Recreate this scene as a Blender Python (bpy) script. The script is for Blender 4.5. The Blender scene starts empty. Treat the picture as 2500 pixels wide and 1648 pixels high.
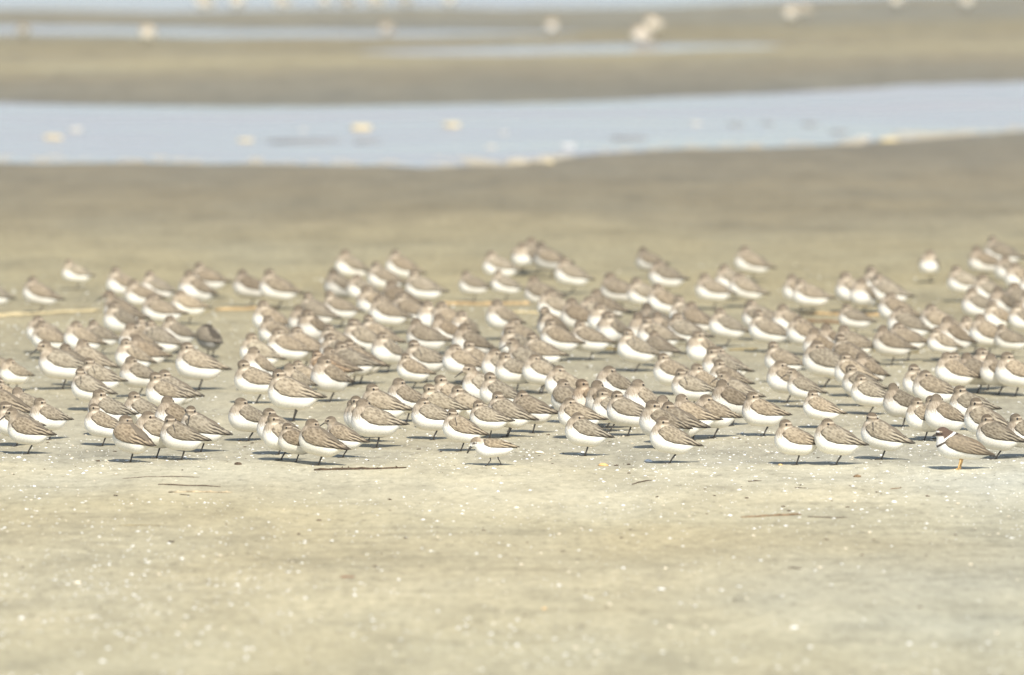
import bpy, math, random
import numpy as np
from mathutils import Vector, Matrix

rng = random.Random(11)
nrng = np.random.default_rng(5)
scene = bpy.context.scene
COL = scene.collection

# ------------------------------------------------------------------ camera, sky, sun, exposure
cam_d = bpy.data.cameras.new('camera')
cam_d.sensor_width = 36.0
cam_d.lens = 338.26
cam_d.clip_start = 0.5
cam_d.clip_end = 20000.0
cam_d.dof.use_dof = True
cam_d.dof.focus_distance = 27.3
cam_d.dof.aperture_fstop = 4.2
cam_d.dof.aperture_blades = 0
cam = bpy.data.objects.new('camera', cam_d)
cam.location = (0, 0, 2.168)
cam.rotation_euler = (math.radians(90 - 3.8335), 0, 0)
COL.objects.link(cam)
scene.camera = cam

SUN_EL, SUN_AZ = math.radians(47), math.radians(167)      # azimuth from +Y clockwise: behind the camera, a little right
world = bpy.data.worlds.new('World')
scene.world = world
world.use_nodes = True
wn = world.node_tree
wn.nodes.clear()
sky = wn.nodes.new('ShaderNodeTexSky')
sky.sky_type = 'NISHITA'
sky.sun_disc = False
sky.sun_elevation = SUN_EL
sky.sun_rotation = SUN_AZ
sky.air_density = 1.0
sky.dust_density = 1.0
sky.ozone_density = 1.0
bg = wn.nodes.new('ShaderNodeBackground')
bg.inputs['Strength'].default_value = 0.11
wo = wn.nodes.new('ShaderNodeOutputWorld')
wn.links.new(sky.outputs[0], bg.inputs[0])
wn.links.new(bg.outputs[0], wo.inputs[0])

sun_d = bpy.data.lights.new('sun', 'SUN')
sun_d.energy = 4.3
sun_d.angle = math.radians(0.5)
sun_d.color = (1.0, 0.945, 0.84)
sun = bpy.data.objects.new('sun', sun_d)
sdir = Vector((math.sin(SUN_AZ) * math.cos(SUN_EL), math.cos(SUN_AZ) * math.cos(SUN_EL), math.sin(SUN_EL)))
sun.rotation_euler = (-sdir).to_track_quat('-Z', 'Y').to_euler()
sun.location = sdir * 50
COL.objects.link(sun)

vs = scene.view_settings
scene.display_settings.display_device = 'sRGB'
vs.view_transform = 'Standard'
vs.look = 'None'
vs.exposure = 0.61
vs.gamma = 1.0
vs.use_curve_mapping = False

# ------------------------------------------------------------------ placed data (metres, camera at the origin looking along +Y)
POOLS = {
  'main': ([(-2.393, 44.925), (-1.909, 44.806), (-1.426, 44.61), (-0.472, 44.337), (0.0, 44.493), (0.387, 45.447), (0.787, 46.149), (1.687, 46.572), (2.562, 48.114)],
     [(-2.735, 51.37), (-1.412, 51.01), (0.0, 51.267), (1.114, 52.321), (2.048, 53.42), (2.899, 54.449)]),
  'lens': ([(-1.069, 58.384), (-0.618, 58.052), (0.0, 57.919), (0.619, 58.184), (1.509, 59.062), (1.769, 59.337)],
     [(-1.071, 58.519), (-0.629, 59.13), (0.0, 59.615), (0.639, 60.037), (1.532, 59.966), (1.773, 59.476)]),
  'strip': ([(-3.272, 61.487), (-2.612, 61.339), (-1.945, 60.899), (-0.648, 60.899), (0.393, 61.487), (0.605, 61.786)],
     [(-3.374, 63.401), (-2.689, 63.165), (-2.007, 62.853), (-0.665, 62.468), (0.397, 62.163), (0.606, 61.861)]),
  'top': ([(-3.523, 66.204), (-2.38, 65.776), (-1.556, 66.463), (-0.713, 66.987), (0.0, 66.204), (0.995, 66.812), (1.876, 67.79), (3.71, 69.739)],
     [(-5.543, 104.253), (5.543, 104.253)]),
}
TWIGS = [
('T',-0.552,26.694,-0.298,26.764,0.0080,'dark','gnarled dark twig flecked with sand, lying in front of the flock, left of centre'),
('T',-0.964,26.142,-0.794,26.115,0.0039,'dark','thin dark twig with a knob at its left end, front left sand'),
('T',-0.926,25.901,-0.754,25.914,0.0055,'pale','weathered twig half dark and half bleached, nearest of the left front twigs'),
('T',-0.895,25.835,-0.865,25.795,0.0028,'dark','tiny dark splinter just below the bleached front twig'),
('T',-1.069,26.346,-0.859,26.415,0.0025,'dark','faint hair-thin stem, farthest of the three stems lying at front left'),
('T',-1.021,24.882,-0.914,24.894,0.0021,'olive','faint straight stem alone in the left foreground'),
('T',0.602,25.166,0.759,25.229,0.0054,'brown','straight brown stick with cut right end, right foreground'),
('T',0.777,25.141,0.878,25.116,0.0032,'dark','thin dark stem lying just right of the straight brown stick'),
('T',0.327,26.169,0.382,26.291,0.0045,'dark','short crooked black twig on the sand right of centre'),
('T',-0.422,23.505,-0.388,23.483,0.0040,'red','short reddish stick in the lower left foreground'),
('T',0.647,26.305,0.684,26.332,0.0034,'dark','small curved dark twig beside a white shell, right foreground'),
('T',0.768,26.061,0.799,26.048,0.0028,'dark','small dark sliver behind the straight brown stick'),
('T',1.027,26.048,1.059,26.088,0.0028,'brown','small brown sliver in front of the plover, to its left'),
('T',0.682,23.648,0.712,23.626,0.0040,'dark','blurred dark splinter in the lower right foreground'),
('R',-1.852,33.137,-1.439,33.487,0.0128,'straw','long yellow reed lying at the left edge behind the front birds'),
('R',-1.832,33.289,-1.673,33.377,0.0085,'straw','short pale strand above the long yellow reed at left edge'),
('R',-1.428,33.465,-1.053,33.598,0.0072,'straw','faint straw strand between the long yellow reed and the brown stub'),
('R',-1.039,33.643,-0.821,33.777,0.0144,'rust','orange-brown reed stub below the broad rear sandpiper, left half'),
('R',-0.269,33.913,0.096,34.004,0.0145,'rust','long orange-brown reed lying behind the flock centre'),
('R',-0.085,33.333,0.100,33.377,0.0100,'straw','thin yellow reed strand just in front of the orange-brown centre reed'),
('R',0.714,31.549,0.809,31.608,0.0108,'olive','olive reed piece between sandpipers, right of centre'),
('R',1.006,33.465,1.294,33.333,0.0128,'rust','reddish reed lying behind the driftwood piece, right half'),
('R',1.161,31.827,1.254,31.867,0.0122,'straw','bright yellow straw piece, left one of the two at right'),
('R',1.525,31.787,1.617,31.787,0.0109,'straw','bright yellow straw piece, right one of the two at right'),
('R',1.166,31.589,1.338,31.510,0.0094,'olive','dark olive stem under the left yellow straw'),
('R',0.357,33.465,0.645,33.598,0.0100,'rust','faint tan reed running on to the right behind the flock centre'),
('W',1.005,33.072,1.120,32.986,0.0169,'brown','brown driftwood chunk among birds on the right half'),
('R',0.275,31.451,0.352,31.490,0.0121,'olive','flat olive reed scrap behind the ruffled sandpiper'),
('R',-0.745,31.180,-0.687,31.238,0.0107,'olive','dark weed scrap in a gap left of centre'),
]
SHELLS = [
(0.255,26.878,0.0322,'ochre','oval orange shell lying just in front of the flock, right of centre'),
(0.752,26.878,0.0161,'ochre','small orange shell left of the two matching front birds'),
(-0.968,27.108,0.0185,'cream','cream shell lump beside feet in the left front group'),
(-1.394,27.094,0.0174,'white','white shell pile at far left front below the long-billed bird'),
(0.080,27.313,0.0303,'cream','flat cream shell left of the plump lone front bird'),
(0.386,27.079,0.0255,'white','bluish-white shell by the shadow of the streaked-throat front bird'),
(-0.111,27.611,0.0201,'white','white shell behind the little walking bird, to its left'),
(0.201,27.357,0.0152,'white','white shell right at the foot of the plump lone front bird'),
(0.012,25.509,0.0207,'cream','cream curved shell in the centre foreground'),
(0.361,23.128,0.0198,'white','oblong white shell in the lower right of centre foreground'),
(0.077,22.682,0.0136,'ochre','orange shell chip in the lower centre foreground'),
(-1.058,23.353,0.0240,'cream','pale yellow blurred shell in the lower left foreground'),
(-1.148,22.410,0.0153,'white','white blurred shell at bottom left'),
(0.651,22.115,0.0208,'white','large white blurred shell near the bottom right of centre'),
(0.574,25.242,0.0140,'white','white shell just left of the straight brown stick'),
(0.617,26.021,0.0145,'white','white shell above the straight brown stick'),
(1.022,25.638,0.0175,'white','white shell pair in front of the plover, to its left'),
(-0.915,21.385,0.0165,'white','blurred white shell near the bottom edge, left part'),
(-0.914,21.679,0.0139,'white','blurred white shell low in the left foreground'),
(0.675,21.669,0.0130,'white','blurred round white shell near bottom, right of centre'),
(0.901,21.735,0.0139,'white','blurred white shell near bottom, far right part'),
(1.082,21.772,0.0130,'white','blurred white shell close to the bottom right corner'),
(0.011,21.791,0.0131,'white','blurred white shell near the bottom centre'),
(0.190,21.586,0.0129,'cream','blurred cream shell near the bottom, right of centre'),
(-0.368,23.320,0.0110,'white','white shell right of the short reddish stick'),
(-0.322,23.681,0.0101,'white','white shell above the blurred dark streak, lower left of centre'),
]
FOAM = [
(-0.759,48.251,0.0987,'yellow','largest yellow foam clump, left of centre in the blue pool'),
(-0.298,48.574,0.0828,'yellow','yellow foam clump near the middle of the blue pool'),
(-2.251,47.220,0.0805,'yellow','yellow foam clump at the left end of the pool'),
(-2.177,48.069,0.0779,'cream','cream foam clump above the left-end yellow clump'),
(-1.303,46.959,0.0641,'yellow','small yellow foam clump left of the mud streak'),
(-0.043,47.753,0.0448,'cream','small white foam clump at centre of the pool'),
(-0.099,46.275,0.0473,'cream','pale foam clump below the small white one'),
(0.269,46.359,0.0632,'white','white foam tuft near the pool edge, right of centre'),
(0.929,48.760,0.0623,'cream','pale foam clump in the right half of the pool'),
(-1.045,48.114,0.0328,'cream','faint foam clump above the dark mud streak'),
(1.719,47.177,0.0724,'cream','cream foam lump at the near shore, right part'),
(1.834,46.786,0.0878,'yellow','orange-tinted foam lump at the near shore, right part'),
(0.023,44.728,0.1144,'tan','long foam ridge on the near shore at centre'),
(0.129,44.571,0.0836,'tan','foam ridge at the near shore right of the long one'),
(0.174,44.260,0.0453,'yellow','small tan foam lump below the centre foam ridge'),
]
MUD = [(-1.220483998607417, 46.95875928615054, -0.8603411793462119), (-0.7788750493764849, 46.87217099391483, -0.6390769635909619), (1.0791672126349767, 48.713350697872634, 1.1829332907729553), (1.4659018963899864, 48.80686002301705, 1.5594701025425388), (1.581190421654633, 47.887571164555105, 1.67300147839587), (0.48285815026872675, 47.220448347129604, 0.6639299566194993), (1.2695839295858764, 48.8537490380679, 1.332022483499936)]
FAR_BIRDS = [
(-3.047,60.037,250,0.90,'dim pale wader at the far left beside the upper pool'),
(-2.238,59.199,240,1.10,'pale wader on the far sandbank, second from the left edge'),
(-0.798,61.487,230,1.00,'dim pale wader standing in the thin far water strip'),
(0.257,61.636,255,1.00,'round white wader right of centre on the far bar'),
(0.807,59.825,215,1.15,'white wader standing at the lens pool with its pale reflection'),
(0.897,60.899,210,1.00,'white wader just behind the one reflected in the lens pool'),
(1.825,62.853,235,1.10,'white wader far back on the right sandbank'),
(1.950,63.959,170,0.90,'dim wader touching the white one on the right sandbank'),
(2.629,65.691,240,1.10,'white wader at the top edge, left of the top right pair'),
(3.092,65.438,260,1.15,'bright white wader at the top edge, nearest the right corner'),
(-2.105,65.946,210,1.20,'buff and white wader at the top edge, leftmost of the top row'),
(-1.862,65.270,240,1.20,'white wader at the top edge, second in the top row'),
(-1.576,66.118,200,1.00,'buff wader at the top edge, third in the top row'),
(-1.284,66.290,240,1.00,'pale buff wader at the top edge, fourth in the top row'),
(-1.135,66.637,190,0.90,'small dim wader between the fourth and fifth of the top row'),
(-0.940,65.946,170,1.10,'brownish wader at the top edge, left of centre'),
(-0.736,66.463,210,0.90,'dim buff wader at the top edge just left of the last white one'),
(-0.428,66.118,250,1.00,'last white wader of the top row, just left of centre'),
]

BIRDS = [
(0.907,26.844,180,1.00,'T5','',0,'right one of the two matching front sandpipers, dark-edged wing, left of plover'),
(-0.542,26.879,158,0.99,'T3','dark',0,"striped-backed sandpiper seen from behind at the front, above the dark twig's left end"),
(0.796,26.879,192,0.97,'T1','',0,'left one of the two matching front sandpipers, round white belly, left of plover'),
(-0.607,26.950,175,0.85,'T1','dark',0,'low dark-backed sandpiper in front of its cluster, beside the big twig'),
(-1.071,26.956,138,0.98,'T3','dark',0,'dark-winged sandpiper seen from behind, head turned over its back, front left'),
(0.444,27.000,190,0.99,'T1','',0,'plump front sandpiper with streaked throat and large white belly, right of centre'),
(-0.651,27.010,200,0.94,'T6','',0,'sandpiper with streaked throat and clear black eye, left front cluster'),
(1.363,27.012,168,0.96,'T1','dark',0,"dark-mantled sandpiper standing right behind the plover's tail"),
(1.040,27.015,165,1.00,'T4','',0,'sandpiper with frayed streaky wing and upright black leg, next left of the plover'),
(-0.932,27.029,186,0.95,'T4','',0,'sandpiper with pointed striped wingtips, right of the dark-winged bird at front left'),
(1.451,27.062,198,0.92,'T1','',0,'sandpiper cut by the right edge of the photo, front row'),
(-1.005,27.088,198,1.06,'T5','',0,'round-breasted sandpiper with spotted neck, second behind the dark-winged bird at front left'),
(-0.478,27.133,168,0.85,'A','',0,'sandpiper showing its short dark bill behind the striped-backed front bird'),
(-0.664,27.222,195,1.00,'T1','',0,'dozing sandpiper, next one directly behind the streaked-throat bird at front left'),
(0.206,27.237,192,0.96,'T5','',0,'plump sandpiper alone in front on one leg over a long shadow, right of centre'),
(-1.375,27.252,172,0.94,'A','',0,'sandpiper at left edge with long black bill pointing down and forward, on one leg'),
(-0.147,27.342,185,0.90,'T4','',0,'sandpiper directly behind and left of the little walking bird, wing edged dark'),
(-0.888,27.357,175,1.00,'D','',0,'sandpiper looking straight at the camera, dark bill pointing down over its breast'),
(1.350,27.424,170,1.03,'T1','',0,'dozing sandpiper, next one up and left from the dark-mantled bird'),
(0.424,27.456,203,1.05,'T1','',0,'dozing sandpiper, next one up and left from the streaked-throat plump front bird'),
(-1.176,27.509,190,0.89,'T6','',0,'sandpiper crouched low with its legs hidden, just left of the dark-winged one'),
(-0.390,27.524,198,1.09,'T3','',0,'nape-showing sandpiper, second one left of the long-shadowed bird near the walker'),
(0.477,27.539,166,1.01,'T5','dark',0,'dark-shouldered sandpiper close behind the plump front bird with streaked throat'),
(-1.424,27.540,205,0.97,'T4','',0,'roosting sandpiper, next one up and left from the long-billed left-edge bird'),
(0.452,27.676,201,1.03,'T3','',0,'nape-showing sandpiper, next one directly behind the streaked-throat plump front bird'),
(1.247,27.695,209,1.04,'T3','',0,'nape-showing sandpiper, next one right of the scaly-winged bird'),
(-0.415,27.697,176,0.99,'T6','',0,'upright sandpiper, second one up and right from the short-billed bird near the twig'),
(-0.974,27.702,203,1.01,'T3','dark',0,'dark-crowned sandpiper whose head pokes up behind the left front cluster'),
(-0.763,27.709,208,0.97,'T2','',0,'sandpiper with very white belly on one slanting leg, left end of a front cluster'),
(-1.339,27.740,213,0.92,'T1','',0,'long grey sandpiper with narrow shadow beneath, behind the left-edge bird showing its bill'),
(1.191,27.743,195,0.93,'T1','',0,'dozing sandpiper, next one left of the scaly-winged bird'),
(0.522,27.754,186,1.00,'T3','',0,'nape-showing sandpiper, next one left of the mottled-breasted bird'),
(-0.229,27.802,195,0.96,'T5','',0,'sandpiper on one leg with a long thin shadow, left of the bird above the walker'),
(1.233,27.816,176,0.91,'T1','',0,'sandpiper with scaly grey wing directly behind the collared plover'),
(-0.433,27.818,172,0.84,'T2','',0,'sleeping sandpiper, next one up and right from the short-billed bird near the twig'),
(0.585,27.834,202,1.02,'T5','',0,'sandpiper with mottled breast on one leg, third of a loose row right of centre'),
(0.195,27.853,185,0.96,'T5','',0,'hunkered sandpiper, next one directly behind the plump lone front bird'),
(-0.066,27.870,176,0.87,'T1','',0,"sandpiper with boldly striped wing above the little walking bird's back"),
(-1.171,27.901,208,1.04,'T1','',0,'sandpiper with pale eyebrow stripe, half hidden behind the bird in front, left cluster'),
(0.732,27.912,198,0.99,'T1','',0,'sandpiper with clean white front and dark wedge wing, standing clear on one leg'),
(-0.015,27.928,170,0.97,'T1','',1,'dozing sandpiper, next one right of the boldly striped bird above the walker'),
(0.337,27.943,175,0.99,'T1','',0,'sharply patterned sandpiper on one black leg between two paler birds, right of centre'),
(-1.079,27.990,200,0.95,'T1','',0,'dozing sandpiper, next one up and left from the spotted-necked front bird'),
(-1.480,28.042,160,1.05,'T1','dark',0,'dark dozing sandpiper, next one down and right from the left photo edge at front'),
(0.061,28.069,168,0.97,'T5','dark',0,'dark-backed sandpiper with a broad shadow patch, right of the group above the walker'),
(-1.415,28.115,206,0.97,'T3','',0,'nape-showing sandpiper, next one up and left from the long grey left bird'),
(1.349,28.128,190,1.02,'T1','',0,'dozing sandpiper, next one directly in front of the long two-legged right bird'),
(0.287,28.149,195,0.91,'T6','',0,'upright sandpiper, next one directly in front of the ruffled dark bird'),
(-0.379,28.156,177,1.00,'T2','',0,'sleeping sandpiper, next one left of the long-shadowed bird near the walker'),
(-0.212,28.205,192,0.98,'T6','pale',0,'pale upright sandpiper, next one up and right from the long-shadowed bird near the walker'),
(0.906,28.229,178,0.84,'T1','',0,'sandpiper with long white undertail, directly behind the two matching front birds'),
(-0.134,28.273,188,0.96,'T1','',0,'dozing sandpiper, next one down and left from the longest-billed centre bird'),
(0.280,28.280,184,1.05,'T3','dark',0,'sandpiper with ruffled dark back feathers sticking up, right of centre'),
(1.151,28.305,205,0.97,'T3','dark',0,'dark nape-showing sandpiper, next one up and left from the scaly-winged bird'),
(0.234,28.353,210,1.02,'T6','rust',0,'rusty upright sandpiper, next one left of the ruffled dark bird'),
(0.381,28.358,220,1.02,'T2','',0,'sleeping sandpiper, next one up and right from the sharply patterned bird'),
(0.650,28.374,200,1.04,'T3','dark',0,'dark nape-showing sandpiper, next one down and left from the small bill-forward bird'),
(0.167,28.433,145,0.97,'T3','',0,'nape-showing sandpiper, next one right of the broad-shadowed dark bird'),
(-0.649,28.439,177,1.15,'T1','',1,'large pale-winged sandpiper on two long legs, left of centre'),
(-0.315,28.448,202,1.00,'T2','',0,'sleeping sandpiper, next one up and left from the long-shadowed bird near the walker'),
(-0.178,28.503,203,1.00,'T6','',0,'upright sandpiper, next one left of the longest-billed centre bird'),
(-1.512,28.518,200,0.98,'T2','',0,'sleeping sandpiper, next one directly behind the left photo edge at front'),
(-1.032,28.609,195,0.98,'T6','',0,'upright sandpiper, next one directly behind the dark-crowned left bird'),
(-1.012,28.701,172,1.01,'T2','',0,'sleeping sandpiper, next one down and left from the two-legged bird at left'),
(-0.042,28.728,195,0.97,'T6','',0,'upright sandpiper, next one right of the longest-billed centre bird'),
(1.071,28.786,188,0.92,'T1','',0,'dozing sandpiper, next one directly behind the frayed-wing bird'),
(-0.090,28.855,195,1.04,'A','',0,'sandpiper with the longest straight dark bill stretched down left, centre of flock'),
(0.678,28.873,175,0.90,'A','',0,'small sandpiper pushing its dark bill forward under neighbours, right of centre'),
(1.269,28.888,185,1.03,'T5','',0,'hunkered sandpiper, next one down and left from the long two-legged right bird'),
(-1.272,28.892,168,0.96,'T4','',0,'plump sandpiper with streaked wing, directly in front of its twin, left part of flock'),
(0.157,28.997,192,1.00,'T5','',0,'hunkered sandpiper, next one up and right from the broad-shadowed dark bird'),
(0.543,29.003,190,0.98,'T4','',0,'roosting sandpiper, next one up and left from the mottled-breasted bird'),
(0.307,29.015,209,1.03,'T5','',0,'hunkered sandpiper, next one directly behind the ruffled dark bird'),
(-0.655,29.065,225,0.97,'T2','',0,'sleeping sandpiper, next one directly behind the large pale-winged bird'),
(-0.775,29.073,195,1.01,'T6','',0,'tall sandpiper on a single straight leg over bare sand, left of centre'),
(0.881,29.073,182,0.84,'A','',0,'low sandpiper stretching its dark bill down left over bare sand, right half'),
(1.061,29.116,185,0.95,'T6','',0,'upright sandpiper, next one up and right from the white-undertailed bird'),
(1.241,29.136,190,0.98,'T4','',0,'roosting sandpiper, next one down and left from the white-fronted bird between the straws'),
(0.579,29.168,206,0.97,'T1','',0,'dozing sandpiper, next one left of the small bill-forward bird'),
(-0.556,29.190,221,1.04,'T1','',0,'dozing sandpiper, next one directly in front of the rusty brown bird'),
(-1.256,29.246,192,0.99,'T4','',0,'roosting sandpiper, next one directly behind the eyebrow-striped left bird'),
(0.838,29.296,200,1.03,'T5','',0,'upright sandpiper on one leg behind the low bird with its bill out'),
(-1.144,29.382,208,0.97,'T2','',0,'sleeping sandpiper, next one up and right from the eyebrow-striped left bird'),
(0.660,29.422,188,0.96,'T1','',0,'dozing sandpiper, next one up and left from the small bill-forward bird'),
(1.544,29.482,200,1.05,'T1','',0,'dozing sandpiper, next one down and left from the right photo edge at flock height'),
(-0.634,29.487,178,0.85,'T2','',0,'sleeping sandpiper, next one down and left from the rusty brown bird'),
(1.357,29.524,200,0.97,'T2','',0,'sleeping sandpiper, next one left of the long two-legged right bird'),
(1.496,29.538,198,0.98,'T3','',0,'nape-showing sandpiper, second one down and left from the right photo edge at flock height'),
(1.047,29.542,175,1.01,'T1','',0,'dozing sandpiper, next one right of the low bill-stretching bird'),
(0.088,29.592,198,0.98,'T5','',1,'hunkered sandpiper, next one down and right from the bill-down mid-flock bird'),
(1.435,29.594,178,0.96,'T3','dark',0,'dark nape-showing sandpiper, next one right of the long two-legged right bird'),
(1.102,29.627,222,0.97,'T3','dark',0,'dark nape-showing sandpiper, next one directly in front of the short yellow straw'),
(0.498,29.632,185,0.96,'T1','',0,'dozing sandpiper, next one up and right from the ruffled dark bird'),
(0.012,29.652,198,0.99,'T1','',0,'dozing sandpiper, next one down and left from the bill-down mid-flock bird'),
(1.391,29.662,176,0.93,'T2','',1,'long-bodied sandpiper on two legs with pale undertail, right end of flock'),
(-0.787,29.663,226,1.00,'T2','',0,'sleeping sandpiper, next one directly behind the tall one-legged bird'),
(-1.538,29.676,217,0.84,'T5','pale',0,'small white-breasted sandpiper at far left, standing over two grey-backed roosting birds'),
(-0.970,29.699,185,1.10,'T1','',1,'sandpiper standing clear on two legs with pointed tail, below the dark hunched bird'),
(-1.393,29.716,192,1.11,'A','',0,'sandpiper with long dark bill hanging straight down its breast, left side of flock'),
(-0.569,29.730,167,0.96,'T1','rust',0,'rusty brown sandpiper tucked behind grey neighbours, left of centre'),
(1.471,29.735,225,1.03,'T4','',0,'roosting sandpiper, next one directly in front of the right-hand yellow straw'),
(-1.571,29.738,188,0.97,'T1','',0,'dozing sandpiper, next one up and left from the small white-breasted far-left bird'),
(-0.039,29.777,200,1.00,'T5','',0,'hunkered sandpiper, next one left of the bill-down mid-flock bird'),
(-0.308,29.788,186,0.84,'T1','',0,'smooth-winged sandpiper with clean white belly standing clear, centre left of mid flock'),
(0.654,29.831,205,1.06,'T4','',0,'roosting sandpiper, second one up and left from the small bill-forward bird'),
(-1.369,29.898,165,0.96,'T3','dark',0,'dark nape-showing sandpiper, next one right of the bird with its bill hanging down'),
(-0.544,29.908,155,0.97,'T3','dark',0,'dark nape-showing sandpiper, next one up and right from the rusty brown bird'),
(0.665,29.912,189,0.98,'T2','',0,'sleeping sandpiper, next one directly behind the small bill-forward bird'),
(-0.160,29.914,198,0.97,'T5','',0,'hunkered sandpiper, next one up and left from the longest-billed centre bird'),
(0.975,29.957,175,1.14,'T5','',0,'hunkered sandpiper, next one up and right from the low bill-stretching bird'),
(-0.499,29.977,179,1.04,'T2','',0,'sleeping sandpiper, next one right of the rusty brown bird'),
(-0.114,29.995,195,1.00,'T6','',0,'upright sandpiper, next one directly behind the longest-billed centre bird'),
(-1.322,30.006,175,1.06,'T3','',0,'nape-showing sandpiper, next one directly in front of the bright-bellied bird at left'),
(0.044,30.025,175,1.00,'A','',0,'sandpiper in mid flock with dark bill pointing down left'),
(-0.270,30.030,198,1.03,'T4','',0,'roosting sandpiper, next one up and right from the smooth-winged centre bird'),
(-0.476,30.051,170,1.04,'T6','dark',0,'dark upright sandpiper, next one down and left from the half-turned white-breasted bird'),
(0.852,30.139,185,0.97,'T6','',0,'upright sandpiper, next one directly behind the upright one-legged bird'),
(-1.194,30.190,219,0.97,'T4','',0,'roosting sandpiper, next one down and right from the bright-bellied bird at left'),
(1.066,30.243,154,1.05,'T6','',0,'upright sandpiper, next one down and left from the short yellow straw'),
(0.100,30.360,172,0.93,'T6','',0,'upright sandpiper, next one up and right from the bill-down mid-flock bird'),
(-0.807,30.427,190,1.00,'T2','pale',0,'pale sleeping sandpiper, next one down and right from the dark grey hunched bird'),
(-0.551,30.441,195,1.00,'T1','',0,'dozing sandpiper, next one left of the half-turned white-breasted bird'),
(-1.163,30.494,196,0.96,'T3','dark',0,'dark nape-showing sandpiper, next one left of the two-legged bird at left'),
(-0.399,30.554,225,1.00,'T4','',0,'sandpiper facing half towards the camera with white oval breast, surrounded by brown backs'),
(0.391,30.557,198,1.03,'T4','',0,'roosting sandpiper, next one right of the wide-bellied centre-right bird'),
(0.608,30.571,235,1.03,'T4','',0,'roosting sandpiper, next one down and left from the tall white-fronted bird'),
(0.020,30.602,216,0.99,'T4','',0,'roosting sandpiper, next one up and left from the bill-down mid-flock bird'),
(0.983,30.690,204,0.99,'T3','dark',0,'dark nape-showing sandpiper, next one directly behind the low bill-stretching bird'),
(-0.134,30.703,205,1.05,'T2','dark',0,'dark sleeping sandpiper, next one directly in front of the orange-brown centre reed'),
(-0.719,30.726,198,1.04,'T1','',0,'dozing sandpiper, next one up and right from the tall one-legged bird'),
(0.476,30.785,145,0.84,'T3','dark',0,'dark nape-showing sandpiper, second one down and left from the tall white-fronted bird'),
(-0.668,30.801,175,1.05,'T2','',0,'sleeping sandpiper, next one up and left from the rusty brown bird'),
(1.216,30.806,184,0.99,'T3','dark',0,'dark nape-showing sandpiper, next one right of the short yellow straw'),
(1.100,30.845,187,1.04,'T3','',0,'nape-showing sandpiper, next one left of the short yellow straw'),
(-1.207,30.847,213,1.03,'T2','',0,'sleeping sandpiper, next one down and right from the camera-facing bird by the yellow reed'),
(0.151,30.940,185,1.01,'T1','',0,'dozing sandpiper, next one left of the wide-bellied centre-right bird'),
(1.028,30.951,231,0.98,'T2','dark',0,'dark sleeping sandpiper, next one directly in front of the driftwood chunk'),
(-0.566,30.979,178,0.98,'T1','',0,'dozing sandpiper, next one directly behind the rusty brown bird'),
(1.387,31.000,202,0.84,'T4','',0,'sandpiper with large white front and dark wingtip between the two yellow straws'),
(0.251,31.001,186,0.99,'T1','',0,'sandpiper with smooth grey wing and wide white belly above bare sand, centre right'),
(-0.275,31.017,178,1.00,'T3','',0,'nape-showing sandpiper, next one directly in front of the white-oval mid-flock bird'),
(0.025,31.019,195,1.03,'T5','',0,'hunkered sandpiper, next one directly behind the bill-down mid-flock bird'),
(-0.489,31.052,200,1.04,'T4','',0,'roosting sandpiper, second one up and left from the half-turned white-breasted bird'),
(-1.142,31.059,172,1.00,'T4','',0,'roosting sandpiper, second one left of the dark grey hunched bird'),
(1.279,31.062,186,0.98,'T5','',0,'sandpiper with rounded grey wing and single leg, below the short yellow straw'),
(-1.395,31.080,205,1.02,'T5','',0,'hunkered sandpiper, next one left of the bright-bellied bird at left'),
(1.426,31.088,214,1.04,'T3','dark',0,'dark nape-showing sandpiper, next one up and right from the white-fronted bird between the straws'),
(0.470,31.145,192,1.05,'T4','',0,'roosting sandpiper, third one right of the wide-bellied centre-right bird'),
(-1.497,31.146,180,0.96,'T2','',0,'sleeping sandpiper, next one directly behind the bird with its bill hanging down'),
(-1.173,31.148,159,1.03,'T1','',0,'dozing sandpiper, second one down and right from the camera-facing bird by the yellow reed'),
(-0.438,31.178,181,1.06,'T6','',0,'upright sandpiper, next one up and left from the half-turned white-breasted bird'),
(1.624,31.219,177,0.86,'T1','',0,'dozing sandpiper, next one right of the right-hand yellow straw'),
(0.426,31.224,221,1.06,'T3','dark',0,'dark nape-showing sandpiper, second one right of the wide-bellied centre-right bird'),
(-0.209,31.238,211,0.97,'T3','dark',0,'dark nape-showing sandpiper, next one down and right from the white-oval mid-flock bird'),
(-0.494,31.247,181,0.96,'T5','',0,'hunkered sandpiper, third one up and left from the half-turned white-breasted bird'),
(1.549,31.291,188,1.04,'T3','',0,'nape-showing sandpiper, next one directly behind the right-hand yellow straw'),
(0.331,31.306,230,1.06,'T4','',0,'roosting sandpiper, second one up and right from the wide-bellied centre-right bird'),
(-0.986,31.317,122,0.87,'H','grey',1,'dark grey hunched bird seen from behind with rounded back, left part of flock'),
(0.568,31.351,175,1.03,'T2','',0,'sleeping sandpiper, second one left of the tall white-fronted bird'),
(0.955,31.351,190,1.03,'T5','',0,'hunkered sandpiper, next one down and left from the driftwood chunk'),
(1.509,31.396,202,0.96,'T1','',0,'dozing sandpiper, next one up and left from the right-hand yellow straw'),
(-0.771,31.418,200,0.97,'T2','',0,'sleeping sandpiper, next one up and right from the two-legged bird at left'),
(-1.347,31.436,190,0.87,'T1','',0,'bright-bellied sandpiper with clear sand below it, left of the dark hunched bird'),
(-1.534,31.449,190,0.98,'T5','',0,'sandpiper whose head overlaps the front edge of the left yellow reed'),
(0.835,31.454,184,1.01,'T6','',0,'upright sandpiper, second one right of the tall white-fronted bird'),
(-0.161,31.456,235,0.97,'T4','',0,'roosting sandpiper, next one down and left from the orange-brown centre reed'),
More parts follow.
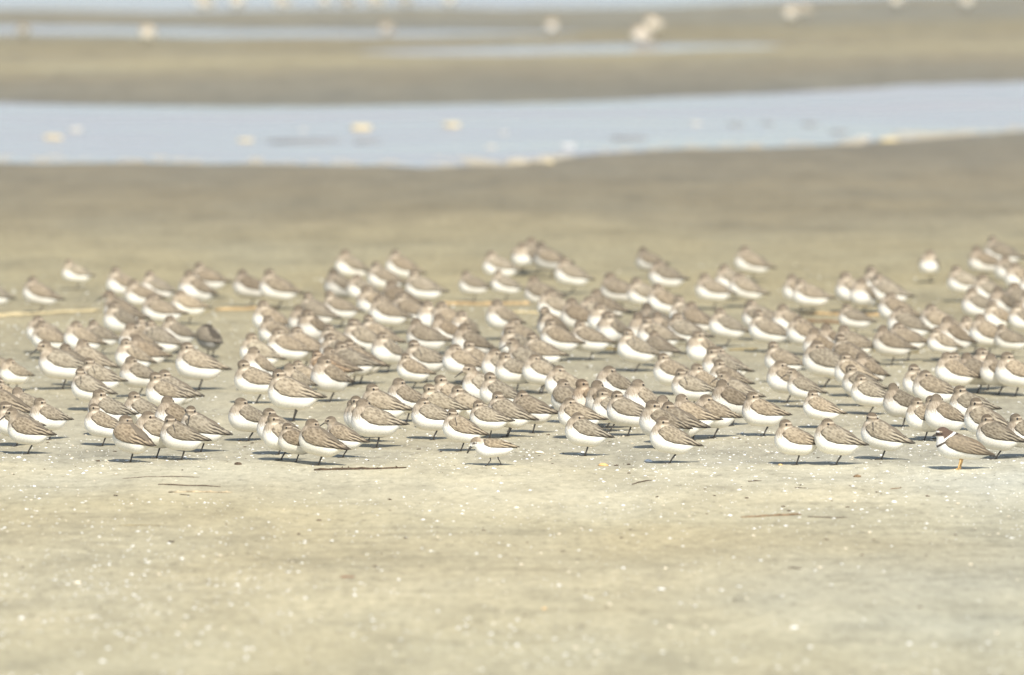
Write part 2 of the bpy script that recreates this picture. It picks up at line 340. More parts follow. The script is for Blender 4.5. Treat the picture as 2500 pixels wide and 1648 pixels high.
(0.131,31.467,234,1.00,'A','dark',0,'dark alert sandpiper, second one left of the wide-bellied centre-right bird'),
(-1.100,31.470,209,0.97,'T1','',0,'dozing sandpiper, next one left of the dark grey hunched bird'),
(0.496,31.521,231,0.98,'T3','dark',0,'dark nape-showing sandpiper, fourth one left of the tall white-fronted bird'),
(-0.651,31.531,228,1.03,'T4','dark',0,'dark roosting sandpiper, second one directly behind the rusty brown bird'),
(0.705,31.742,200,0.98,'T1','',0,'sandpiper with tall white front standing in a sandy gap, right half of flock'),
(1.304,31.775,188,1.06,'T5','',0,'hunkered sandpiper, next one directly behind the round grey-winged right bird'),
(-0.208,31.779,194,1.03,'T2','',0,'sleeping sandpiper, next one right of the white-oval mid-flock bird'),
(0.298,31.816,225,1.01,'T4','',0,'roosting sandpiper, next one up and right from the wide-bellied centre-right bird'),
(0.479,31.846,208,1.02,'T3','grey',0,'greyish nape-showing sandpiper, third one directly in front of the greyish rear bird'),
(-0.035,31.889,209,0.99,'T2','',0,'sleeping sandpiper, next one down and right from the orange-brown centre reed'),
(1.418,31.911,182,1.05,'T5','',0,'hunkered sandpiper, next one directly behind the white-fronted bird between the straws'),
(0.223,31.918,172,1.05,'T3','dark',0,'dark nape-showing sandpiper, next one directly behind the wide-bellied centre-right bird'),
(-0.691,31.946,206,0.96,'T3','dark',0,'dark nape-showing sandpiper, next one right of the brown reed stub'),
(0.924,31.970,211,1.00,'T2','',0,'sleeping sandpiper, next one left of the driftwood chunk'),
(-1.308,31.973,210,1.03,'T4','',0,'sandpiper turned towards the camera at the right end of the left yellow reed'),
(-0.809,32.004,200,1.03,'T1','',0,'dozing sandpiper, next one down and right from the brown reed stub'),
(-0.273,32.011,242,0.95,'T4','',0,'sandpiper facing the camera, a white oval breast in mid flock, left of centre'),
(0.615,32.051,156,0.97,'T3','dark',0,'dark nape-showing sandpiper, next one left of the tall white-fronted bird'),
(1.714,32.101,200,0.96,'T4','',0,'roosting sandpiper, next one directly in front of the edge-cut front bird'),
(0.839,32.126,178,1.03,'T1','',0,'dozing sandpiper, next one right of the tall white-fronted bird'),
(0.584,32.130,185,1.01,'T6','',0,'upright sandpiper, third one left of the tall white-fronted bird'),
(1.630,32.136,210,0.96,'T4','',0,'roosting sandpiper, second one directly behind the right-hand yellow straw'),
(-0.417,32.255,192,1.02,'T2','',0,'sleeping sandpiper, next one left of the white-oval mid-flock bird'),
(0.282,32.283,195,0.99,'T5','',0,'hunkered sandpiper, second one directly behind the wide-bellied centre-right bird'),
(-0.344,32.326,185,1.01,'T1','',0,'dozing sandpiper, next one up and left from the white-oval mid-flock bird'),
(-1.314,32.330,170,1.05,'A','dark',0,'dark alert sandpiper, next one directly behind the camera-facing bird by the yellow reed'),
(1.155,32.357,184,0.86,'T1','',0,'sandpiper on one leg above the yellow straw, wide gap of sand below'),
(0.148,32.462,200,1.04,'T5','',0,'hunkered sandpiper, next one up and left from the wide-bellied centre-right bird'),
(-0.663,32.470,166,0.98,'T6','',0,'upright sandpiper, next one down and right from the broad bright rear bird'),
(-1.183,32.471,188,1.05,'T5','',0,'hunkered sandpiper, next one right of the camera-facing bird by the yellow reed'),
(1.298,32.536,185,1.05,'T5','',0,'hunkered sandpiper, next one right of the one-legged bird over the straw'),
(0.313,32.587,168,1.00,'T3','dark',0,'dark nape-showing sandpiper, third one directly behind the wide-bellied centre-right bird'),
(1.783,32.614,204,1.01,'T2','',0,'sandpiper cut off by the right photo edge, level with the driftwood chunk'),
(-0.586,32.701,192,0.96,'T6','',0,'upright sandpiper, third one directly in front of the lone white-fronted rear bird'),
(1.590,32.729,195,1.01,'T1','',0,'dozing sandpiper, second one left of the edge-cut front bird'),
(1.672,32.818,225,0.98,'T3','dark',0,'dark nape-showing sandpiper, second one down and left from the edge-cut front bird'),
(-1.107,32.844,200,0.98,'T5','pale',0,'pale hunkered sandpiper, next one up and left from the dark grey hunched bird'),
(-0.467,32.873,205,1.02,'T1','',0,'dozing sandpiper, second one down and right from the lone white-fronted rear bird'),
(0.520,32.940,190,1.00,'T2','',0,'sleeping sandpiper, next one up and left from the tall white-fronted bird'),
(1.758,32.989,172,1.05,'T3','dark',0,'dark nape-showing sandpiper, next one down and left from the edge-cut front bird'),
(-0.389,33.096,160,1.02,'T3','dark',0,'dark nape-showing sandpiper, next one directly in front of the rearmost long-tailed bird'),
(-1.808,33.364,206,0.97,'T5','',0,'sandpiper mostly outside the left edge, only its white tail end showing'),
(1.216,33.370,240,1.01,'T2','',0,'sleeping sandpiper, next one directly behind the one-legged bird over the straw'),
(-1.282,33.375,203,0.97,'T1','',0,'dozing sandpiper, next one down and right from the rearmost back-left bird'),
(0.465,33.384,195,1.01,'T1','',0,'dozing sandpiper, next one directly in front of the greyish rear bird'),
(0.108,33.385,170,0.97,'T3','dark',0,'dark nape-showing sandpiper, next one right of the right neat bird above the reed'),
(1.658,33.411,195,0.99,'T1','',0,'dozing sandpiper, next one left of the edge-cut front bird'),
(1.041,33.417,188,0.99,'T4','',0,'roosting sandpiper, next one directly behind the driftwood chunk'),
(-1.648,33.424,182,0.95,'T1','',0,'lone sandpiper with bright white belly standing behind the yellow reed at far left'),
(1.312,33.460,177,1.05,'T4','',0,'roosting sandpiper, next one down and left from the white ball-like rear bird'),
(1.193,33.515,200,1.05,'T1','',0,'dozing sandpiper, next one up and right from the driftwood chunk'),
(-1.109,33.591,219,1.06,'T1','',0,'dozing sandpiper, next one directly behind the dark grey hunched bird'),
(0.379,33.607,170,1.05,'T3','dark',0,'dark nape-showing sandpiper, next one down and left from the greyish rear bird'),
(-0.308,33.635,175,1.05,'T1','',0,'dozing sandpiper, next one down and right from the rearmost long-tailed bird'),
(1.006,33.638,190,0.96,'T3','',0,'nape-showing sandpiper, next one up and left from the driftwood chunk'),
(1.829,33.686,210,0.98,'T1','',0,'sandpiper cut off by the right edge among the rear birds'),
(0.706,33.713,192,0.97,'T2','',0,'sleeping sandpiper, next one directly behind the tall white-fronted bird'),
(-1.249,33.719,203,0.97,'T4','',0,'roosting sandpiper, next one right of the rearmost back-left bird'),
(-0.526,33.726,205,0.96,'T5','',0,'hunkered sandpiper, second one directly in front of the lone white-fronted rear bird'),
(-0.825,33.729,188,1.05,'T1','',0,'broad sandpiper with bright white belly at the rear, above a brown reed stub'),
(1.288,33.775,190,1.00,'T6','',0,'upright sandpiper, next one up and right from the one-legged bird over the straw'),
(0.818,33.836,183,0.98,'T5','',0,'hunkered sandpiper, next one directly in front of the pale bird standing apart'),
(-0.607,33.879,212,1.01,'T3','grey',0,'greyish nape-showing sandpiper, next one directly in front of the lone white-fronted rear bird'),
(-0.924,33.911,192,0.99,'T3','dark',0,'dark nape-showing sandpiper, next one left of the broad bright rear bird'),
(-1.378,33.957,202,1.00,'T4','',0,'rearmost sandpiper of the group of four at back left'),
(1.604,33.987,188,0.99,'T1','',0,'dozing sandpiper, next one down and right from the white ball-like rear bird'),
(-0.025,34.155,190,0.84,'T6','',0,'right one of two neat sandpipers at the back above the reed, wingtip dark'),
(-0.138,34.163,188,0.84,'T2','',0,'left one of two neat sandpipers at the back just above the orange-brown reed'),
(1.806,34.183,208,0.98,'T2','',0,'sleeping sandpiper, next one up and left from the edge-cut front bird'),
(0.788,34.219,198,1.01,'T2','',0,'sleeping sandpiper, next one down and left from the pale bird standing apart'),
(-0.458,34.326,192,1.02,'T4','',0,'roosting sandpiper, next one down and left from the rearmost long-tailed bird'),
(0.553,34.389,194,1.02,'T5','',0,'hunkered sandpiper, next one down and right from the greyish rear bird'),
(-1.087,34.436,188,0.98,'T1','',0,'dozing sandpiper, next one up and left from the brown reed stub'),
(0.211,34.551,185,0.97,'T2','',0,'sleeping sandpiper, next one left of the greyish rear bird'),
(1.794,34.610,195,0.97,'T5','',0,'hunkered sandpiper, next one directly in front of the rearmost right bird'),
(-1.577,34.756,200,0.84,'T4','pale',0,'small pale sandpiper standing alone at the rear left of the flock'),
(-0.405,34.972,183,0.99,'T1','',0,'rearmost long-tailed sandpiper left of centre, breast white and back sloping right'),
(-0.044,35.019,190,0.97,'T1','',0,'dozing sandpiper, next one directly behind the right neat bird above the reed'),
(-0.591,35.045,205,1.02,'T2','pale',0,'small white-fronted sandpiper standing alone at the very back, left of centre'),
(1.524,35.075,255,0.89,'T4','',0,'lone sandpiper facing the camera like a white ball at the rear, right part'),
(1.731,35.131,202,1.00,'T3','dark',0,'dark nape-showing sandpiper, next one down and left from the rearmost right bird'),
(0.876,35.291,188,0.99,'T2','',0,'pale sandpiper standing apart at the very back, right of centre'),
(0.143,35.345,170,0.99,'T6','grey',0,'greyish upright sandpiper, second one right of the blazing white rear bird'),
(0.509,35.420,190,0.86,'T3','grey',0,'greyish sandpiper blurred at the very back, right of centre'),
(0.040,35.524,252,0.98,'T4','',0,'tall sandpiper with blazing white breast facing the camera at the very back, centre'),
(0.090,35.621,165,0.99,'T3','dark',0,'dark nape-showing sandpiper, next one right of the blazing white rear bird'),
(1.815,35.636,176,1.04,'T4','',0,'rearmost sandpiper near the right edge, back dark and breast white'),
]


# ------------------------------------------------------------------ helpers
def obj(name, me, mat=None, parent=None):
    o = bpy.data.objects.new(name, me)
    COL.objects.link(o)
    if mat is not None and not me.materials:
        me.materials.append(mat)
    if parent is not None:
        o.parent = parent
    return o

def tag(o, label=None, cat=None, group=None, kind=None):
    if label: o['label'] = label
    if cat: o['category'] = cat
    if group: o['group'] = group
    if kind: o['kind'] = kind
    return o

def mesh_from(name, V, Fc, smooth=True, colors=None, mat=None):
    me = bpy.data.meshes.new(name)
    V = np.asarray(V, dtype=np.float32)
    if isinstance(Fc, np.ndarray):
        n, k = Fc.shape
        me.vertices.add(len(V)); me.vertices.foreach_set('co', V.ravel())
        me.loops.add(n * k); me.loops.foreach_set('vertex_index', Fc.astype(np.int32).ravel())
        me.polygons.add(n)
        me.polygons.foreach_set('loop_start', np.arange(0, n * k, k, dtype=np.int32))
        me.update(calc_edges=True)
    else:
        me.from_pydata(V.tolist(), [], Fc)
    me.validate()
    if smooth:
        me.polygons.foreach_set('use_smooth', np.ones(len(me.polygons), dtype=bool))
    if colors is not None:
        a = me.color_attributes.new('plumage', 'FLOAT_COLOR', 'POINT')
        c4 = np.ones((len(V), 4), dtype=np.float32); c4[:, :3] = colors
        a.data.foreach_set('color', c4.ravel())
    if mat is not None:
        me.materials.append(mat)
    me.update()
    return me

def tube(path, radii, n=8):
    """a tapered tube along a list of points; returns verts, faces (quads/ngons)"""
    P = [Vector(p) for p in path]
    V, Fc = [], []
    up = Vector((0.3, 0.9, 0.2))
    for i, p in enumerate(P):
        t = (P[min(i + 1, len(P) - 1)] - P[max(i - 1, 0)]).normalized()
        a = t.cross(up)
        if a.length < 1e-4: a = t.cross(Vector((1, 0, 0)))
        a.normalize(); b = t.cross(a)
        for k in range(n):
            an = 2 * math.pi * k / n
            V.append(p + (a * math.cos(an) + b * math.sin(an)) * radii[i])
    for i in range(len(P) - 1):
        for k in range(n):
            k2 = (k + 1) % n
            Fc.append((i * n + k, i * n + k2, (i + 1) * n + k2, (i + 1) * n + k))
    Fc.append(tuple(range(n - 1, -1, -1)))
    Fc.append(tuple(range((len(P) - 1) * n, len(P) * n)))
    return [tuple(v) for v in V], Fc

def merge(parts):
    V, Fc = [], []
    for v, f in parts:
        b = len(V)
        V += list(v)
        Fc += [tuple(i + b for i in q) for q in f]
    return V, Fc

def vnoise(x, y, seed=0):
    """smooth value noise on numpy arrays"""
    xi = np.floor(x).astype(np.int64); yi = np.floor(y).astype(np.int64)
    fx = x - xi; fy = y - yi
    fx = fx * fx * (3 - 2 * fx); fy = fy * fy * (3 - 2 * fy)
    def h(a, b):
        n = (a * 374761393 + b * 668265263 + seed * 974634533) & 0x7fffffff
        n = ((n ^ (n >> 13)) * 1274126177) & 0x7fffffff
        n = n ^ (n >> 16)
        return (n & 0xffff) / 65535.0
    return (h(xi, yi) * (1 - fx) + h(xi + 1, yi) * fx) * (1 - fy) + (h(xi, yi + 1) * (1 - fx) + h(xi + 1, yi + 1) * fx) * fy

def fbm(x, y, seed=0, o=4):
    s = 0; a = 0.5; t = 0
    for i in range(o):
        s = s + a * vnoise(x, y, seed + i * 17); t += a
        x = x * 2.03 + 5.1; y = y * 2.03 + 1.7; a *= 0.5
    return s / t

def sstep(a, b, x):
    t = np.clip((x - a) / (b - a), 0, 1)
    return t * t * (3 - 2 * t)

class NT:
    def __init__(self, name):
        self.m = bpy.data.materials.new(name); self.m.use_nodes = True
        self.t = self.m.node_tree; self.t.nodes.clear()
        self.out = self.t.nodes.new('ShaderNodeOutputMaterial')
        self.b = self.n('ShaderNodeBsdfPrincipled')
        self.l(self.b.outputs[0], self.out.inputs[0])
    def n(self, ty, **kw):
        nd = self.t.nodes.new(ty)
        for k, v in kw.items(): setattr(nd, k, v)
        return nd
    def l(self, a, b): self.t.links.new(a, b)
    def mix(self, f, a, b, mode='MIX'):
        nd = self.n('ShaderNodeMix', data_type='RGBA', blend_type=mode)
        for i, v in ((0, f), (6, a), (7, b)):
            if hasattr(v, 'default_value') or hasattr(v, 'is_linked'): self.l(v, nd.inputs[i])
            elif i == 0: nd.inputs[0].default_value = v
            else: nd.inputs[i].default_value = (*v, 1)
        return nd.outputs[2]
    def math(self, op, a, b=0.0, c=0.0):
        nd = self.n('ShaderNodeMath', operation=op)
        for i, v in enumerate((a, b, c)):
            if hasattr(v, 'is_linked'): self.l(v, nd.inputs[i])
            else: nd.inputs[i].default_value = v
        return nd.outputs[0]
    def ramp(self, f, stops):
        nd = self.n('ShaderNodeValToRGB')
        e = nd.color_ramp.elements
        while len(e) < len(stops): e.new(0.5)
        for q, (p, c) in zip(e, stops):
            q.position = p; q.color = (c, c, c, 1) if isinstance(c, float) else (*c, 1)
        self.l(f, nd.inputs[0]); return nd.outputs[0]
    def coords(self, scale, kind='Object'):
        tc = self.n('ShaderNodeTexCoord'); mp = self.n('ShaderNodeMapping')
        mp.inputs['Scale'].default_value = scale
        self.l(tc.outputs[kind], mp.inputs[0]); return mp.outputs[0]
    def noise(self, vec, scale=1.0, detail=4.0, rough=0.55):
        nd = self.n('ShaderNodeTexNoise'); nd.inputs['Scale'].default_value = scale
        nd.inputs['Detail'].default_value = detail; nd.inputs['Roughness'].default_value = rough
        self.l(vec, nd.inputs['Vector']); return nd.outputs[0]
    def bump(self, h, strength, dist):
        nd = self.n('ShaderNodeBump'); nd.inputs['Strength'].default_value = strength
        nd.inputs['Distance'].default_value = dist
        self.l(h, nd.inputs['Height']); self.l(nd.outputs[0], self.b.inputs['Normal'])
    def rough(self, r, spec=0.2):
        if hasattr(r, 'is_linked'): self.l(r, self.b.inputs['Roughness'])
        else: self.b.inputs['Roughness'].default_value = r
        if hasattr(spec, 'is_linked'): self.l(spec, self.b.inputs['Specular IOR Level'])
        else: self.b.inputs['Specular IOR Level'].default_value = spec

# ------------------------------------------------------------------ materials
def mat_sand():
    N = NT('sand')
    at = N.n('ShaderNodeVertexColor', layer_name='tone')
    co = N.coords((1, 1, 1))
    grain = N.noise(co, 900.0, 2.0, 0.6)
    speck = N.noise(co, 160.0, 3.0, 0.6)
    patch = N.noise(N.coords((5.0, 1.6, 1)), 1.0, 6.0, 0.62)
    patch2 = N.noise(N.coords((1.3, 0.5, 1)), 1.0, 4.0, 0.55)
    c = N.mix(1.0, at.outputs[0], N.ramp(patch, [(0.30, 0.80), (0.48, 0.99), (0.7, 1.12)]), 'MULTIPLY')
    mid = N.noise(N.coords((34.0, 11.0, 1)), 1.0, 5.0, 0.68)
    c = N.mix(1.0, c, N.ramp(mid, [(0.28, 0.56), (0.42, 0.93), (0.56, 1.04), (0.74, 1.28)]), 'MULTIPLY')
    c = N.mix(1.0, c, (1.0, 0.988, 0.922), 'MULTIPLY')
    c = N.mix(1.0, c, N.ramp(speck, [(0.25, 0.80), (0.55, 1.0), (0.8, 1.18)]), 'MULTIPLY')
    c = N.mix(0.5, c, N.ramp(grain, [(0.3, 0.8), (0.7, 1.2)]), 'MULTIPLY')
    c = N.mix(N.ramp(patch2, [(0.42, 0.0), (0.66, 0.5)]), c, N.mix(1.0, c, (0.92, 0.98, 1.10), 'MULTIPLY'))
    N.l(c, N.b.inputs['Base Color'])
    N.rough(N.math('MULTIPLY_ADD', at.outputs[1], -0.35, 0.95), N.math('MULTIPLY_ADD', at.outputs[1], 0.16, 0.03))
    N.bump(N.math('ADD', N.math('MULTIPLY', speck, 0.7), grain), 0.35, 0.004)
    return N.m

def mat_water():
    N = NT('water')
    co = N.coords((2.2, 0.9, 1))
    n1 = N.noise(co, 3.0, 5.0, 0.6)
    big = N.ramp(N.noise(N.coords((0.30, 0.85, 1)), 1.0, 5.0, 0.62), [(0.32, 0.0), (0.68, 1.0)])
    N.l(N.mix(big, (0.150, 0.130, 0.130), (0.345, 0.302, 0.280)), N.b.inputs['Base Color'])
    N.rough(N.ramp(big, [(0.0, 0.10), (1.0, 0.32)]), 0.42)
    N.b.inputs['IOR'].default_value = 1.33
    N.bump(n1, 0.5, 0.03)
    return N.m

def mat_plumage():
    N = NT('plumage')
    at = N.n('ShaderNodeVertexColor', layer_name='plumage')
    oi = N.n('ShaderNodeObjectInfo')
    co = N.coords((1, 1, 1))
    mott = N.noise(co, 260.0, 4.0, 0.65)
    fine = N.noise(N.coords((260, 700, 700)), 1.0, 2.0, 0.6)
    c = N.mix(1.0, at.outputs[0], N.ramp(mott, [(0.28, 0.80), (0.5, 1.0), (0.72, 1.14)]), 'MULTIPLY')
    c = N.mix(1.0, c, N.ramp(fine, [(0.3, 0.86), (0.7, 1.08)]), 'MULTIPLY')
    c = N.mix(1.0, c, oi.outputs['Color'], 'MULTIPLY')
    N.l(c, N.b.inputs['Base Color'])
    N.rough(0.9, 0.08)
    N.bump(N.math('ADD', mott, fine), 0.25, 0.0015)
    return N.m

def mat_wing(name, base, pale, dark, smooth=False):
    """folded wing: overlapping pale-edged feathers in front, long dark and pale flight-feather bars behind"""
    N = NT(name)
    oi = N.n('ShaderNodeObjectInfo')
    tc = N.n('ShaderNodeTexCoord')
    sp = N.n('ShaderNodeSeparateXYZ'); N.l(tc.outputs['Object'], sp.inputs[0])
    x, z = sp.outputs[0], sp.outputs[2]
    # wing axis runs down towards the tail (about 22 degrees)
    u = N.math('ADD', N.math('MULTIPLY', x, 0.927), N.math('MULTIPLY', z, 0.375))
    v = N.math('SUBTRACT', N.math('MULTIPLY', z, 0.927), N.math('MULTIPLY', x, 0.375))
    cb = N.n('ShaderNodeCombineXYZ')
    N.l(N.math('MULTIPLY', u, 80.0), cb.inputs[0]); N.l(N.math('MULTIPLY', v, 165.0), cb.inputs[1])
    N.l(N.math('MULTIPLY', oi.outputs['Random'], 7.0), cb.inputs[2])
    vo = N.n('ShaderNodeTexVoronoi'); vo.voronoi_dimensions = '3D'; vo.feature = 'F1'
    vo.inputs['Scale'].default_value = 1.0; vo.inputs['Randomness'].default_value = 0.75
    N.l(cb.outputs[0], vo.inputs['Vector'])
    # soft-edged covert feathers with a fine dark shaft, low contrast
    c1 = N.mix(N.ramp(vo.outputs['Distance'], [(0.0, 0.80), (0.12, 0.55), (0.26, 0.0)]), base, dark)
    c1 = N.mix(N.ramp(vo.outputs['Distance'], [(0.40, 0.0), (0.66, 0.55)]), c1, pale)
    # flight feathers: bars along the axis
    nz = N.noise(N.coords((60, 60, 60)), 1.0, 2.0)
    bar = N.n('ShaderNodeMath', operation='SINE')
    N.l(N.math('ADD', N.math('MULTIPLY', v, 760.0), N.math('MULTIPLY', nz, 5.0)), bar.inputs[0])
    c2 = N.mix(N.ramp(N.math('MULTIPLY_ADD', bar.outputs[0], 0.5, 0.5), [(0.30, 0.0), (0.70, 1.0)]), dark, pale)
    c2 = N.mix(0.12, c2, base)
    fl = N.math('ADD', N.math('MULTIPLY_ADD', u, -30.0, 0.55), N.math('MULTIPLY_ADD', nz, 0.7, -0.35))
    fl = N.ramp(fl, [(0.15, 0.0), (0.95, 1.0)])
    c = N.mix(fl, c1, c2)
    # dark wrist edge in front and dark lower rim, nearly black folded tips
    dk = N.n('ShaderNodeVertexColor', layer_name='plumage')
    c = N.mix(dk.outputs[0], c, dark)
    c = N.mix(N.ramp(N.math('MULTIPLY', u, -10.0), [(0.44, 0.0), (0.60, 0.85)]), c, (dark[0] * 0.6, dark[1] * 0.6, dark[2] * 0.6))
    if smooth: c = N.mix(0.30, c, base)
    mot = N.noise(N.coords((150, 150, 150)), 1.0, 3.0, 0.6)
    c = N.mix(1.0, c, N.ramp(mot, [(0.28, 0.82), (0.72, 1.16)]), 'MULTIPLY')
    c = N.mix(1.0, c, oi.outputs['Color'], 'MULTIPLY')
    N.l(c, N.b.inputs['Base Color'])
    N.rough(0.8, 0.12)
    N.bump(N.math('ADD', vo.outputs['Distance'], N.math('MULTIPLY', bar.outputs[0], 0.3)), 0.4, 0.002)
    return N.m

def mat_plain(name, colr, rough=0.6, spec=0.3, var=0.25, scale=80.0):
    N = NT(name)
    n = N.noise(N.coords((1, 1, 1)), scale, 4.0, 0.6)
    c = N.mix(1.0, colr, N.ramp(n, [(0.3, 1.0 - var), (0.7, 1.0 + var)]), 'MULTIPLY')
    N.l(c, N.b.inputs['Base Color'])
    N.rough(rough, spec)
    N.bump(n, 0.3, 0.002)
    return N.m

M_SAND = mat_sand()
M_WATER = mat_water()
M_PLUME = mat_plumage()
M_WING = mat_wing('wing_feathers', (0.204, 0.168, 0.117), (0.38, 0.325, 0.238), (0.048, 0.038, 0.027))
M_WING_PLOVER = mat_wing('plover_wing_feathers', (0.185, 0.150, 0.104), (0.32, 0.255, 0.175), (0.065, 0.048, 0.033), True)
M_BLACK = mat_plain('bill_and_leg_black', (0.045, 0.039, 0.032), 0.6, 0.3)
M_EYE = mat_plain('eye_black', (0.012, 0.009, 0.007), 0.12, 0.5, 0.1)
M_ORANGE = mat_plain('leg_orange', (0.56, 0.36, 0.15), 0.6, 0.3)
M_SHELL = {'white': mat_plain('white_shell', (0.80, 0.79, 0.74), 0.55, 0.3, 0.12, 200),
           'cream': mat_plain('cream_shell', (0.74, 0.65, 0.49), 0.55, 0.3, 0.2, 200),
           'ochre': mat_plain('ochre_shell', (0.70, 0.43, 0.17), 0.55, 0.3, 0.2, 200)}
M_TWIG = {'dark': mat_plain('dark_bark', (0.085, 0.058, 0.036), 0.9, 0.1, 0.6, 120),
          'brown': mat_plain('brown_stick', (0.20, 0.135, 0.075), 0.9, 0.1, 0.45, 120),
          'pale': mat_plain('weathered_twig', (0.42, 0.34, 0.22), 0.9, 0.1, 0.8, 45),
          'olive': mat_plain('olive_stem', (0.24, 0.19, 0.09), 0.9, 0.1, 0.5, 60),
          'red': mat_plain('reddish_stick', (0.25, 0.12, 0.07), 0.9, 0.1, 0.4, 120),
          'straw': mat_plain('straw', (0.50, 0.415, 0.245), 0.8, 0.15, 0.25, 60),
          'rust': mat_plain('rusty_reed', (0.42, 0.30, 0.155), 0.8, 0.15, 0.4, 40)}
M_FOAM = {'yellow': mat_plain('yellow_foam', (0.60, 0.49, 0.28), 0.9, 0.1, 0.15, 30),
          'cream': mat_plain('cream_foam', (0.50, 0.47, 0.40), 0.9, 0.1, 0.15, 30),
          'tan': mat_plain('sandy_foam', (0.40, 0.35, 0.26), 0.9, 0.1, 0.15, 30),
          'white': mat_plain('white_foam', (0.60, 0.59, 0.56), 0.9, 0.1, 0.1, 30)}
M_MUD = mat_plain('wet_mud', (0.23, 0.22, 0.20), 0.6, 0.3, 0.25, 6)

# ------------------------------------------------------------------ sand flat with its shallow pool basins
def interp_line(pts, x):
    p = np.array(pts)
    return np.interp(x, p[:, 0], p[:, 1])

def basin_depth(X, Y):
    """signed distance-like value: > 0 inside a pool"""
    best = np.full(X.shape, -9.0)
    wob = (fbm(X * 0.9, Y * 0.35, 41, 4) - 0.5) * 0.7
    for k, (near, far) in POOLS.items():
        n = interp_line(near, X); f = interp_line(far, X)
        if k in ('main', 'top'):
            n = n + 0.05 * np.clip(np.abs(X) - 4, 0, None) * np.sign(X); f = f + 0.05 * np.clip(np.abs(X) - 4, 0, None) * np.sign(X)
        d = np.minimum(Y - n, f - Y)
        if k in ('lens', 'strip'):
            x0, x1 = near[0][0], near[-1][0]
            if k == 'strip': x0 = -14.0
            d = np.minimum(d, np.minimum(X - x0, x1 - X) * 0.8 + 0.05)
            d = d * 1.4
            w = wob * 0.35
        else:
            w = wob
        best = np.maximum(best, d + w)
    return best

def sand_height(X, Y, b=None):
    b = basin_depth(X, Y) if b is None else b
    h = (fbm(X * 1.1, Y * 0.55, 3, 3) - 0.5) * 0.030
    h = h + (fbm(X * 5.0, Y * 2.4, 9, 4) - 0.5) * 0.009
    fine = sstep(42, 34, Y)
    h = h + (fbm(X * 26.0, Y * 15.0, 21, 3) - 0.5) * 0.0042 * fine
    h = h * np.where(Y > 41, 0.55, 1.0)
    return h - 0.045 * sstep(-0.9, 0.75, b) + 0.012

# band colours of the sand by distance (drier bars pale, wet margins dark), linear base colours
BANDS = [(0, (0.40, 0.355, 0.240), 0.0), (21.5, (0.40, 0.358, 0.245), 0.0), (23.4, (0.415, 0.368, 0.256), 0.0), (24.6, (0.385, 0.332, 0.218), 0.0), (25.4, (0.42, 0.368, 0.246), 0.0), (25.9, (0.465, 0.414, 0.290), 0.0), (26.4, (0.50, 0.45, 0.325), 0.0),
         (27.0, (0.485, 0.437, 0.315), 0.0), (27.25, (0.385, 0.350, 0.262), 0.05), (29.2, (0.368, 0.332, 0.245), 0.05), (31.2, (0.340, 0.304, 0.215), 0.05),
         (33.0, (0.328, 0.288, 0.192), 0.05), (35.2, (0.312, 0.268, 0.165), 0.1), (37.2, (0.300, 0.260, 0.165), 0.1), (38.6, (0.275, 0.236, 0.150), 0.2),
         (39.4, (0.236, 0.200, 0.128), 0.35), (42.3, (0.208, 0.175, 0.114), 0.55), (44.4, (0.188, 0.160, 0.108), 0.8), (51.5, (0.185, 0.165, 0.118), 0.9), (54.5, (0.205, 0.175, 0.118), 0.6),
         (56.2, (0.245, 0.210, 0.135), 0.4), (57.2, (0.31, 0.268, 0.165), 0.2), (57.8, (0.25, 0.212, 0.135), 0.5), (60.5, (0.235, 0.198, 0.118), 0.5),
         (63.0, (0.20, 0.180, 0.130), 0.9), (66.0, (0.22, 0.192, 0.130), 0.8), (72.0, (0.24, 0.20, 0.12), 0.5), (5000, (0.24, 0.20, 0.12), 0.3)]

def sand_tone(X, Y, b):
    slant = np.where(Y > 53, 0.62 * X, np.where(Y > 38, 0.45 * X, 0.0))
    slant = np.clip(slant, -1.6, 2.6)
    Yw = Y - slant * sstep(38, 56, Y) + (fbm(X * 0.8, Y * 0.4, 77, 4) - 0.5) * 1.5 + (fbm(X * 4.0, Y * 1.5, 78, 3) - 0.5) * 0.5
    ys = np.array([q[0] for q in BANDS])
    out = np.zeros(X.shape + (4,))
    for c in range(3):
        out[..., c] = np.interp(Yw, ys, np.array([q[1][c] for q in BANDS]))
    wet = np.interp(Yw, ys, np.array([q[2] for q in BANDS]))
    near = sstep(-0.9, -0.05, b) * (Y > 38)
    wet = np.maximum(wet, near)
    # greyer, damper tongue on the right foreground
    dampR = sstep(0.2, 1.6, X + (fbm(X * 0.7, Y * 0.5, 31, 3) - 0.5) * 2.0) * sstep(30, 26, Y)
    for c, k in enumerate((0.93, 0.985, 1.10)):
        out[..., c] *= 1 + (k - 1) * dampR
    dim = 1 - 0.14 * near
    out[..., :3] *= dim[..., None]
    # broad blotches and horizontal drying streaks
    s1 = fbm(X * 1.6, Y * 2.2, 55, 4); s2 = fbm(X * 0.5, Y * 1.1, 56, 3)
    s3 = fbm(X * 2.6, Y * 9.0, 58, 4)
    out[..., :3] *= (1 - 0.11 * sstep(0.56, 0.72, s3) * (Y < 40))[..., None]
    k = 1 + (s1 - 0.5) * 0.20 + (s2 - 0.5) * 0.22
    out[..., :3] *= k[..., None]
    out[..., 3] = wet
    return out

def grow(a, b, start, ratio):
    r, x, st = [], a, start
    while x < b:
        r.append(x); st *= ratio; x += st
    r.append(b); return r

